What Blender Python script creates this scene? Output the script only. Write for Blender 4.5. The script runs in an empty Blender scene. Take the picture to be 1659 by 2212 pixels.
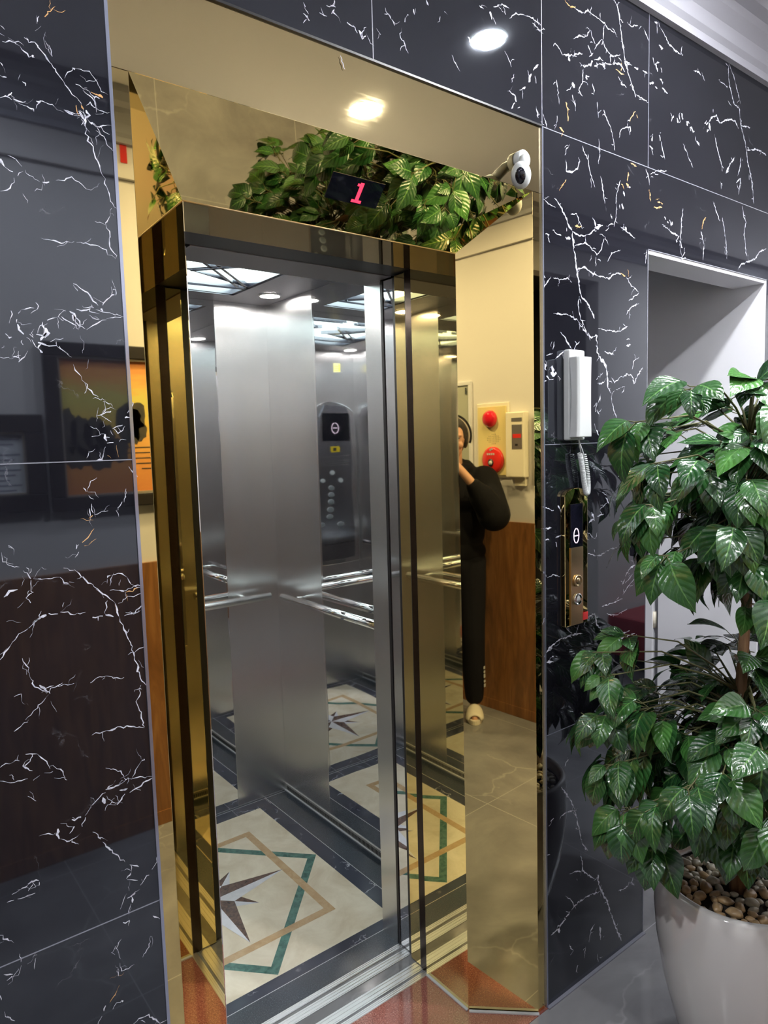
import bpy, bmesh, math, random
from mathutils import Vector, Matrix, noise
random.seed(7)
C=bpy.context.scene.collection
PI=math.pi
# ---------------------------------------------------------------- materials
def mat(name,base=(.5,.5,.5),rough=.5,metal=0,ior=1.5,emis=None,es=0,aniso=0,spec=.5,coat=0,trans=0):
    m=bpy.data.materials.new(name);m.use_nodes=True;nt=m.node_tree;b=nt.nodes['Principled BSDF']
    b.inputs['Base Color'].default_value=(*base,1);b.inputs['Roughness'].default_value=rough
    b.inputs['Metallic'].default_value=metal;b.inputs['IOR'].default_value=ior
    b.inputs['Specular IOR Level'].default_value=spec
    b.inputs['Coat Weight'].default_value=coat;b.inputs['Coat Roughness'].default_value=.05
    if trans:b.inputs['Transmission Weight'].default_value=trans
    if emis:
        b.inputs['Emission Color'].default_value=(*emis,1);b.inputs['Emission Strength'].default_value=es
    if aniso:
        b.inputs['Anisotropic'].default_value=aniso
        t=nt.nodes.new('ShaderNodeTangent');t.direction_type='RADIAL';t.axis='Z'
        nt.links.new(t.outputs[0],b.inputs['Tangent'])
    return m
def N(m,t,**k):
    n=m.node_tree.nodes.new(t)
    for a,v in k.items():
        if a in n.inputs.keys() if hasattr(n,'inputs') else False: n.inputs[a].default_value=v
        else: setattr(n,a,v)
    return n
def L(m,a,b): m.node_tree.links.new(a,b)
def B(m): return m.node_tree.nodes['Principled BSDF']
def coords(m,scale=(1,1,1)):
    g=m.node_tree.nodes.new('ShaderNodeNewGeometry');mp=m.node_tree.nodes.new('ShaderNodeMapping')
    mp.inputs['Scale'].default_value=scale;L(m,g.outputs['Position'],mp.inputs['Vector']);return mp.outputs[0]
def ocoords(m,scale=(1,1,1)):
    g=m.node_tree.nodes.new('ShaderNodeTexCoord');mp=m.node_tree.nodes.new('ShaderNodeMapping')
    mp.inputs['Scale'].default_value=scale;L(m,g.outputs['Object'],mp.inputs['Vector']);return mp.outputs[0]
def noi(m,vec,scale,detail=4,rough=.5,dist=0):
    n=m.node_tree.nodes.new('ShaderNodeTexNoise');n.inputs['Scale'].default_value=scale;n.inputs['Detail'].default_value=detail
    n.inputs['Roughness'].default_value=rough;n.inputs['Distortion'].default_value=dist;L(m,vec,n.inputs['Vector']);return n
def ramp(m,fac,stops):
    r=m.node_tree.nodes.new('ShaderNodeValToRGB');e=r.color_ramp.elements
    while len(e)<len(stops): e.new(.5)
    for i,(p,c) in enumerate(stops):
        e[i].position=p;e[i].color=(*c,1) if len(c)==3 else c
    L(m,fac,r.inputs[0]);return r.outputs[0]
def mix(m,fac,a,b):
    x=m.node_tree.nodes.new('ShaderNodeMix');x.data_type='RGBA'
    if isinstance(fac,(int,float)): x.inputs[0].default_value=fac
    else: L(m,fac,x.inputs[0])
    for s,i in ((a,6),(b,7)):
        if isinstance(s,tuple): x.inputs[i].default_value=(*s,1)
        else: L(m,s,x.inputs[i])
    return x.outputs[2]
def bump(m,h,strength=.1,dist=.01):
    b=m.node_tree.nodes.new('ShaderNodeBump');b.inputs['Strength'].default_value=strength;b.inputs['Distance'].default_value=dist
    L(m,h,b.inputs['Height']);L(m,b.outputs[0],B(m).inputs['Normal']);return b
def wavy(m,scale=(1,1,1),nscale=1.5,strength=.3,dist=.004):
    bump(m,noi(m,coords(m,scale),nscale,1,.4).outputs[0],strength,dist)
M={}
# black marble
m=M['marble']=mat('black_marble',(.010,.010,.013),.03,ior=1.97);B(m).inputs['Specular Tint'].default_value=(.80,.88,1.0,1)
c=coords(m);w=noi(m,c,2.2,5,.6,.6)
v=m.node_tree.nodes.new('ShaderNodeTexVoronoi');v.feature='DISTANCE_TO_EDGE';v.inputs['Scale'].default_value=6.5
mm=m.node_tree.nodes.new('ShaderNodeMix');mm.data_type='VECTOR';mm.inputs[0].default_value=.16;L(m,c,mm.inputs[4]);L(m,noi(m,c,5,6,.65).outputs['Color'],mm.inputs[5]);L(m,mm.outputs[1],v.inputs['Vector'])
line=ramp(m,v.outputs[0],[(0,(1,1,1)),(.012,(0,0,0))]);gate=ramp(m,noi(m,c,9,3,.6).outputs[0],[(.56,(0,0,0)),(.66,(1,1,1))])
mu=m.node_tree.nodes.new('ShaderNodeMath');mu.operation='MULTIPLY';L(m,line,mu.inputs[0]);L(m,gate,mu.inputs[1])
mu2=m.node_tree.nodes.new('ShaderNodeMath');mu2.operation='MULTIPLY';mu2.inputs[1].default_value=.12;L(m,mu.outputs[0],mu2.inputs[0])
base=mix(m,noi(m,c,3,4,.6).outputs[0],(.004,.004,.006),(.014,.014,.019))
L(m,mix(m,mu2.outputs[0],base,(.55,.55,.62)),B(m).inputs['Base Color'])
m=M['vein']=mat('white_vein',(.75,.76,.85),.06,ior=1.6)
L(m,ramp(m,noi(m,coords(m),120,3,.6).outputs[0],[(.3,(.34,.35,.43)),(.6,(.72,.73,.82))]),B(m).inputs['Base Color'])
M['vein_gold']=mat('rust_vein',(.62,.36,.16),.08,ior=1.6)
M['grout']=mat('grout',(.21,.215,.26),.4)
M['silver_trim']=mat('silver_trim',(.42,.45,.58),.18,.8)
# gold mirror steels
G=(.87,.655,.27)
m=M['gold']=mat('gold_mirror_steel',G,.018,1);wavy(m,(1,1,.5),1.2,.05,.004)
m=M['gold_wavy']=mat('gold_mirror_steel_warped',G,.018,1);wavy(m,(1,1,.6),2.6,.10,.006)
M['gold_head']=mat('gold_brushed_header',(.86,.69,.36),.03,1)
nn=noi(M['gold_head'],coords(M['gold_head'],(2,1,160)),3,4,.6)
L(M['gold_head'],ramp(M['gold_head'],nn.outputs[0],[(.3,(.012,.012,.012)),(.75,(.04,.04,.04))]),B(M['gold_head']).inputs['Roughness'])
M['gold_plate']=mat('gold_satin_plate',(.62,.48,.27),.3,1,aniso=.4)
M['dark_gap']=mat('gap_shade_dark',(.012,.011,.012),.35)  # near-black puts the shade of gaps, grooves and slots into the colour
M['brown_edge']=mat('bronze_edge',(.035,.018,.008),.2,.6)
# stainless
S_=(.70,.70,.71)
m=M['steel']=mat('brushed_steel',S_,.27,1,aniso=.75);wavy(m,(1,1,3),1.6,.25,.004)
m=M['steel_mirror']=mat('mirror_steel',(.80,.80,.81),.025,1);wavy(m,(1,1,2.2),1.8,.35,.004)
m=M['steel_mirror_flat']=mat('mirror_steel_flat',(.80,.80,.82),.02,1);wavy(m,(1,1,1.4),1.2,.08,.004)
m=M['steel_dark']=mat('grey_steel',(.30,.30,.34),.22,1)
M['steel_matte']=mat('matte_steel',(.33,.32,.34),.4,.8)
M['vent_metal']=mat('vent_metal',(.50,.50,.50),.5)
M['chrome']=mat('polished_chrome',(.85,.86,.87),.07,1)
m=M['alu']=mat('ribbed_aluminium',(.72,.73,.76),.3,.9)
M['panel_lit']=mat('lit_acrylic',(.9,.9,.9),.4,emis=(.80,1.0,.94),es=4.2)
M['lamp']=mat('lamp_diffuser',(1,1,1),.5,emis=(.95,.97,1.0),es=1500)
M['lamp_car']=mat('car_lamp_diffuser',(1,1,1),.5,emis=(1,.96,.90),es=230)
M['button_white']=mat('satin_button',(.72,.75,.78),.35);M['button_grey']=mat('button_grey',(.33,.36,.40),.3)
M['white_plastic']=mat('white_plastic',(.56,.58,.58),.28)
M['ivory']=mat('ivory_plastic',(.82,.76,.62),.4)
M['black_glass']=mat('black_glass',(.006,.006,.012),.04)
M['red_led']=mat('red_led',(.8,.02,.03),.5,emis=(1,.03,.08),es=2.2)
M['pink_led']=mat('pale_pink_led',(.9,.8,.9),.5,emis=(1,.74,.93),es=1.0)
M['red']=mat('red_plastic',(.75,.03,.025),.22,coat=.4)
M['red_lens']=mat('red_lamp_lens',(.70,.01,.03),.1,coat=.6)
M['sticker_red']=mat('red_sticker',(.85,.04,.04),.5,emis=(1,.05,.04),es=0.0)
M['yellow']=mat('yellow_plastic',(.85,.62,.03),.35)
M['sticker_yellow']=mat('pale_yellow_sticker',(.80,.83,.40),.5)
M['black']=mat('black_paint',(.012,.012,.014),.35)
m=M['frame']=mat('black_wood_frame',(.018,.015,.017),.35)
M['liner']=mat('silver_liner',(.45,.40,.34),.35,.5)
M['paper']=mat('paper',(.72,.74,.78),.6);M['ink']=mat('ink',(.12,.12,.22),.6)
# walls
def math_(m,op,a,b=None,c=None):
    n=m.node_tree.nodes.new('ShaderNodeMath');n.operation=op
    for i,s in enumerate((a,b,c)):
        if s is None: continue
        if isinstance(s,(int,float)): n.inputs[i].default_value=s
        else: L(m,s,n.inputs[i])
    return n.outputs[0]
m=M['wall']=mat('cream_plaster',(.70,.67,.66),.7)
bump(m,noi(m,coords(m),60,3).outputs[0],.08,.002)
m=M['white']=mat('white_plaster',(.70,.70,.735),.65);bump(m,noi(m,coords(m),45,3).outputs[0],.06,.002)
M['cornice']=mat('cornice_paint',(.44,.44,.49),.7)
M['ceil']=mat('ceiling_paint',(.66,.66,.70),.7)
m=M['wood']=mat('wood_panelling',(.2,.08,.03),.35)
c=coords(m,(6,6,.7));nn=noi(m,c,3,6,.6,1.4);L(m,ramp(m,nn.outputs[0],[(.25,(.11,.045,.016)),(.5,(.25,.105,.035)),(.72,(.36,.17,.06))]),B(m).inputs['Base Color'])
# floor tile
m=M['tile']=mat('grey_stone_tile',(.16,.16,.17),.10,ior=1.6)
c=coords(m);n1=noi(m,c,2.2,6,.6,.5)
col=ramp(m,n1.outputs[0],[(.3,(.13,.13,.14)),(.6,(.235,.235,.245)),(.75,(.31,.31,.31))])
v=m.node_tree.nodes.new('ShaderNodeTexVoronoi');v.feature='DISTANCE_TO_EDGE';v.inputs['Scale'].default_value=1.7
mm=m.node_tree.nodes.new('ShaderNodeMix');mm.data_type='VECTOR';mm.inputs[0].default_value=.28;L(m,c,mm.inputs[4]);L(m,noi(m,c,1.6,5,.6).outputs['Color'],mm.inputs[5]);L(m,mm.outputs[1],v.inputs['Vector'])
ln=ramp(m,v.outputs[0],[(0,(.75,.75,.75)),(.008,(0,0,0))])
col=mix(m,math_(m,'MULTIPLY',ln,ramp(m,noi(m,c,2.3,3).outputs[0],[(.45,(0,0,0)),(.6,(.5,.5,.5))])),col,(.45,.45,.45))
br=m.node_tree.nodes.new('ShaderNodeTexBrick');br.offset=0;br.inputs['Scale'].default_value=1;br.inputs['Mortar Size'].default_value=.0016;br.inputs['Brick Width'].default_value=.8;br.inputs['Row Height'].default_value=.8
br.inputs['Color1'].default_value=br.inputs['Color2'].default_value=(0,0,0,1);br.inputs['Mortar'].default_value=(1,1,1,1)
mp=m.node_tree.nodes.new('ShaderNodeMapping');mp.inputs['Location'].default_value=(-.6,.0,0);g=m.node_tree.nodes.new('ShaderNodeNewGeometry');L(m,g.outputs['Position'],mp.inputs['Vector']);L(m,mp.outputs[0],br.inputs['Vector'])
L(m,mix(m,br.outputs['Color'],col,(.36,.36,.38)),B(m).inputs['Base Color'])
# granite
m=M['granite']=mat('red_granite',(.2,.06,.04),.09,ior=1.6)
c=coords(m);n1=noi(m,c,260,2,.7);n2=noi(m,c,9,4,.6)
col=ramp(m,n1.outputs[0],[(.35,(.10,.035,.03)),(.5,(.30,.10,.075)),(.62,(.42,.19,.14)),(.74,(.70,.50,.42))])
L(m,mix(m,n2.outputs[0],col,(.27,.085,.065)),B(m).inputs['Base Color'])
m=M['dk_granite']=mat('dark_speckled_granite',(.02,.025,.035),.12,ior=1.6)
c=coords(m);col=ramp(m,noi(m,c,300,2,.7).outputs[0],[(.4,(.022,.028,.042)),(.6,(.075,.09,.11)),(.75,(.26,.29,.34))])
L(m,mix(m,noi(m,c,6,4,.6).outputs[0],col,(.032,.042,.058)),B(m).inputs['Base Color'])
m=M['dk_marble']=mat('navy_marble_border',(.02,.022,.035),.1,ior=1.6)
c=coords(m);v=m.node_tree.nodes.new('ShaderNodeTexVoronoi');v.feature='DISTANCE_TO_EDGE';v.inputs['Scale'].default_value=9
mm=m.node_tree.nodes.new('ShaderNodeMix');mm.data_type='VECTOR';mm.inputs[0].default_value=.15;L(m,c,mm.inputs[4]);L(m,noi(m,c,8,5,.6).outputs['Color'],mm.inputs[5]);L(m,mm.outputs[1],v.inputs['Vector'])
ln=ramp(m,v.outputs[0],[(0,(1,1,1)),(.02,(0,0,0))]);gt=ramp(m,noi(m,c,7,2).outputs[0],[(.52,(0,0,0)),(.6,(1,1,1))])
mu=m.node_tree.nodes.new('ShaderNodeMath');mu.operation='MULTIPLY';L(m,ln,mu.inputs[0]);L(m,gt,mu.inputs[1])
L(m,mix(m,mu.outputs[0],(.030,.035,.060),(.55,.58,.68)),B(m).inputs['Base Color'])
def stone(name,a,b,sc=14,r=.14):
    m=mat(name,a,r,ior=1.55);c=coords(m);L(m,ramp(m,noi(m,c,sc,6,.65,.6).outputs[0],[(.32,a),(.62,b)]),B(m).inputs['Base Color']);return m
M['cream']=stone('cream_marble',(.68,.60,.44),(.86,.80,.64),7)
M['tan']=stone('tan_marble',(.50,.33,.16),(.60,.43,.24),30)
M['green']=stone('green_marble',(.02,.09,.07),(.09,.24,.20),45)
M['brown']=stone('brown_marble',(.035,.02,.017),(.16,.085,.06),70)
M['star_white']=stone('star_white_marble',(.66,.68,.74),(.78,.80,.85),20)
M['joint']=mat('white_joint',(.55,.57,.62),.4)
# pot, pebbles, plant
M['pot']=mat('white_glazed_ceramic',(.66,.64,.62),.10,coat=.5)
M['soil']=mat('soil',(.02,.014,.01),.9)
M['pebble1']=stone('tan_pebble',(.36,.22,.10),(.55,.38,.20),25,.4);M['pebble2']=stone('cream_pebble',(.42,.37,.27),(.62,.57,.45),25,.4)
m=M['bark']=mat('bark',(.30,.17,.08),.6);c=coords(m,(60,60,8));L(m,ramp(m,noi(m,c,2,4).outputs[0],[(.3,(.18,.09,.045)),(.7,(.42,.25,.13))]),B(m).inputs['Base Color'])
M['twig']=mat('twig',(.10,.10,.035),.6)
m=M['leaf']=mat('glossy_leaf',(.03,.12,.02),0.24,ior=1.55,coat=.35)
uv=m.node_tree.nodes.new('ShaderNodeUVMap');sp=m.node_tree.nodes.new('ShaderNodeSeparateXYZ');L(m,uv.outputs[0],sp.inputs[0])
def math_(m,op,a,b=None,c=None):
    n=m.node_tree.nodes.new('ShaderNodeMath');n.operation=op
    for i,s in enumerate((a,b,c)):
        if s is None: continue
        if isinstance(s,(int,float)): n.inputs[i].default_value=s
        else: L(m,s,n.inputs[i])
    return n.outputs[0]
au=math_(m,'ABSOLUTE',math_(m,'SUBTRACT',sp.outputs[0],.5))
wv=math_(m,'SINE',math_(m,'MULTIPLY',math_(m,'SUBTRACT',sp.outputs[1],math_(m,'MULTIPLY',au,.55)),44.0))
mid=math_(m,'LESS_THAN',au,.025)
vein=math_(m,'GREATER_THAN',wv,.93)
vm=math_(m,'MAXIMUM',math_(m,'MULTIPLY',mid,.8),math_(m,'MULTIPLY',vein,.22))
att=m.node_tree.nodes.new('ShaderNodeVertexColor');att.layer_name='tone'
c0=mix(m,att.outputs['Color'],(.011,.052,.014),(.052,.165,.032))
L(m,mix(m,vm,c0,(.12,.27,.07)),B(m).inputs['Base Color'])
hh=math_(m,'ADD',math_(m,'MULTIPLY',wv,-.5),math_(m,'MULTIPLY',noi(m,uv.outputs[0],7,2).outputs[0],1.2))
bump(m,hh,.38,.0022)
# people
M['skin']=mat('skin',(.62,.34,.22),.5);M['hair']=mat('black_hair',(.012,.010,.010),.45)
M['lip']=mat('lips',(.42,.14,.12),.45)
m=M['jacket']=mat('black_fleece',(.008,.008,.010),.9,spec=.12);bump(m,noi(m,coords(m),90,4).outputs[0],.25,.004)
m=M['pants']=mat('black_trousers',(.010,.010,.014),.9,spec=.12);bump(m,noi(m,coords(m),40,4).outputs[0],.2,.004)
M['slipper']=mat('cream_slipper',(.72,.66,.54),.6);M['phone']=mat('black_phone',(.01,.01,.012),.12)
M['hoodlining']=mat('hood_lining',(.42,.36,.32),.8)
M['darkroom']=mat('unlit_space_dark',(.03,.028,.028),.7)  # near-black colour stands in for the darkness of unlit spaces
M['bench_red']=mat('dark_red_leather',(.22,.012,.02),.4)
M['canvas']=None
# ---------------------------------------------------------------- mesh helpers
def obj(name,bm,mats,parent=None,smooth=False,bevel=0,autosm=None):
    me=bpy.data.meshes.new(name)
    bmesh.ops.recalc_face_normals(bm,faces=bm.faces) if bm.faces and not getattr(bm,'_keep',False) else None
    bm.to_mesh(me);bm.free()
    if not isinstance(mats,(list,tuple)): mats=[mats]
    for x in mats: me.materials.append(x)
    o=bpy.data.objects.new(name,me);C.objects.link(o)
    if parent: o.parent=parent; 
    if smooth:
        for p in me.polygons:p.use_smooth=True
    if bevel:
        b=o.modifiers.new('bevel','BEVEL');b.width=bevel;b.segments=2;b.limit_method='ANGLE'
    return o
def thing(name,label,cat,loc=(0,0,0),group=None):
    o=bpy.data.objects.new(name,None);C.objects.link(o);o.empty_display_size=.1;o.location=loc
    o['label']=label;o['category']=cat
    if group:o['group']=group
    return o
def tag(o,label,cat,group=None):
    o['label']=label;o['category']=cat
    if group:o['group']=group
    return o
def struct(o): o['kind']='structure';return o
def box(bm,x0,x1,y0,y1,z0,z1,mi=0,mtx=None):
    vs=[bm.verts.new((x,y,z)) for x in(x0,x1) for y in(y0,y1) for z in(z0,z1)]
    if mtx:
        for v_ in vs:v_.co=mtx@v_.co
    for f in((0,1,3,2),(4,6,7,5),(0,4,5,1),(2,3,7,6),(0,2,6,4),(1,5,7,3)):
        fc=bm.faces.new([vs[i] for i in f]);fc.material_index=mi
    return vs
def nb(): return bmesh.new()
def B1(name,c,mt,parent=None,bevel=0):
    bm=nb();x0,x1,y0,y1,z0,z1=c
    cx,cy,cz=(x0+x1)/2,(y0+y1)/2,(z0+z1)/2
    if parent is not None and isinstance(parent,tuple): parent=None
    box(bm,x0,x1,y0,y1,z0,z1);return obj(name,bm,mt,parent,bevel=bevel)
def prism(bm,pts,n0,n1,mi=0):
    """pts: list of Vector; extrude from offset vectors n0 to n1"""
    a=[bm.verts.new(p+n0) for p in pts];b=[bm.verts.new(p+n1) for p in pts]
    fs=[bm.faces.new(a),bm.faces.new(list(reversed(b)))]
    k=len(pts)
    for i in range(k): fs.append(bm.faces.new([a[i],b[i],b[(i+1)%k],a[(i+1)%k]]))
    for f in fs:f.material_index=mi
def tube(bm,path,radii,seg=12,mi=0,cap=True):
    path=[Vector(p) for p in path]
    if not isinstance(radii,(list,tuple)): radii=[radii]*len(path)
    rings=[];prev=None
    for i,p in enumerate(path):
        t=(path[min(i+1,len(path)-1)]-path[max(i-1,0)]).normalized()
        if prev is None:
            ref=Vector((0,0,1)) if abs(t.z)<.9 else Vector((1,0,0));u=t.cross(ref).normalized()
        else:
            u=(prev-t*prev.dot(t)).normalized()
        prev=u;w_=t.cross(u)
        rings.append([bm.verts.new(p+(u*math.cos(2*PI*k/seg)+w_*math.sin(2*PI*k/seg))*radii[i]) for k in range(seg)])
    for a,b in zip(rings,rings[1:]):
        for k in range(seg):
            f=bm.faces.new([a[k],a[(k+1)%seg],b[(k+1)%seg],b[k]]);f.material_index=mi;f.smooth=True
    if cap:
        bm.faces.new(rings[0]).material_index=mi;bm.faces.new(rings[-1]).material_index=mi
def lathe(bm,prof,seg=48,center=(0,0,0),mi=0,axis='Z'):
    rings=[]
    def pt(r,z,k):
        a_,b_=r*math.cos(2*PI*k/seg),r*math.sin(2*PI*k/seg)
        return (center[0]+a_,center[1]+b_,center[2]+z) if axis=='Z' else (center[0]+a_,center[1]+z,center[2]+b_)
    for r,z in prof:
        rings.append([bm.verts.new(pt(0,z,0))] if r<1e-9 else [bm.verts.new(pt(r,z,k)) for k in range(seg)])
    for a,b in zip(rings,rings[1:]):
        for k in range(seg):
            k2=(k+1)%seg
            if len(a)==1 and len(b)==1: break
            if len(a)==1: vs=[a[0],b[k2],b[k]]
            elif len(b)==1: vs=[a[k],a[k2],b[0]]
            else: vs=[a[k],a[k2],b[k2],b[k]]
            f=bm.faces.new(vs);f.material_index=mi;f.smooth=True
def ell(bm,c,r,rot=None,seg=20,rings=12,mi=0):
    mt=Matrix.Translation(c)@(rot.to_4x4() if rot else Matrix.Identity(4))@Matrix.Diagonal((*r,1))
    res=bmesh.ops.create_uvsphere(bm,u_segments=seg,v_segments=rings,radius=1,matrix=mt)
    for v_ in res['verts']:
        for f in v_.link_faces:f.material_index=mi;f.smooth=True
def relabel_origin(o,loc):
    """put a mesh object's origin at loc keeping the geometry in place"""
    loc=Vector(loc);o.data.transform(Matrix.Translation(-loc));o.location=loc;return o
def plist(parts,parent):
    """parts made in world coordinates: parent them and keep them in place"""
    for p in parts:
        p.parent=parent;p.matrix_parent_inverse=Matrix.Translation(parent.location).inverted()
# ---------------------------------------------------------------- dimensions
XL,XLi2,XR2,XM=.408,.438,1.451,1.4852          # marble edge, inner edge of the front strips, marble edge
XN,XNR,ZN=1.9707,2.743,2.1736
ZH,ZG,ZI=2.4079,2.2448,2.1011
YB=.137;XI0,XI1=.5773,1.307
YS=.3236
ZC=2.8349;CE=3.0
YW=-1.72
XE0,XE1=-2.4,7.2
T=.118
# ---------------------------------------------------------------- setting
bm=nb()
def wbox(x0,x1,z0,z1): box(bm,x0,x1,0,T,z0,z1)
wbox(XE0,XL,0,CE);wbox(XL,XM,ZH,CE);wbox(XM,XN,0,CE);wbox(XN,XNR,ZN,CE);wbox(XNR,XE1,0,CE)
def grout(x0,x1,z0,z1): box(bm,x0,x1,-.0005,.001,z0,z1,1)
g_=.0009
for xa,xb in((XE0,XL),(XM,XN)):
    for z in(.805,1.6045): grout(xa,xb,z-g_,z+g_)
grout(XM,XE1,ZH-g_*1.2,ZH+g_*1.2);grout(XE0,XL,ZH-g_,ZH+g_)
for x in(.9503,XM+.001,1.9657): grout(x-g_*1.2,x+g_*1.2,ZH,ZC)
grout(XN-.003,XN+.0002,0,ZN);grout(XN,XNR,ZN-.0002,ZN+.002)
# veins as inlaid ribbons in the polished tiles
def ribbon(pts,w,mi,seed):
    w*=1.25
    rnd=random.Random(seed);P=[]
    for a,b in zip(pts,pts[1:]):
        d=(b-a).length;n=max(2,int(d/.0045))
        for k in range(n): P.append(a.lerp(b,k/n))
    P.append(pts[-1]);n=len(P)
    Q=[]
    for i,p in enumerate(P):
        j=.0026 if 0<i<n-1 else 0
        Q.append(p+Vector((noise.noise(Vector((p.x*150,p.y*150,seed)))*j*1.6,noise.noise(Vector((p.x*150,p.y*150,seed+9)))*j*1.6)))
    va=[];vb=[]
    for i,p in enumerate(Q):
        t=(Q[min(i+1,n-1)]-Q[max(i-1,0)]);t.normalize() if t.length>0 else None
        nn_=Vector((-t.y,t.x))
        f=max(0.05,.60+1.5*noise.noise(Vector((p.x*130,p.y*130,seed*.37))))*w*.5
        f2=max(0.05,.60+1.5*noise.noise(Vector((p.x*95+40,p.y*95,seed*.37))))*w*.5
        e=min(1,(i+.6)/3,(n-i-.4)/3) if n>6 else min(1,(i+.8)/2,(n-i-.2)/2);f*=e;f2*=e
        va.append(bm.verts.new((p.x+nn_.x*f,-.0004,p.y+nn_.y*f)));vb.append(bm.verts.new((p.x-nn_.x*f2,-.0004,p.y-nn_.y*f2)))
    for i in range(n-1):
        bm.faces.new([va[i],va[i+1],vb[i+1],vb[i]]).material_index=mi
def micro(pts,w,mi,seed):
    rnd=random.Random(seed*7+1);tot=sum((b-a).length for a,b in zip(pts,pts[1:]))
    for _ in range(1+int(tot/.07)):
        i=rnd.randrange(len(pts)-1);p=pts[i].lerp(pts[i+1],rnd.random());a=rnd.uniform(0,2*PI)
        if rnd.random()<.45: p=p+Vector((rnd.gauss(0,.010),rnd.gauss(0,.010)))
        q=[p];n=rnd.choice((1,2,2,3))
        for k in range(n):
            a+=rnd.uniform(-.8,.8);q.append(q[-1]+Vector((math.cos(a),math.sin(a)))*rnd.uniform(.004,.013))
        if any(x.x>XL-.004 and x.x<XM+.004 and x.y<ZH+.004 or (XN-.004<x.x and x.y<ZN+.004) for x in q): continue
        ribbon(q,w*rnd.uniform(.25,.6),mi,seed+500+_)
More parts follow.
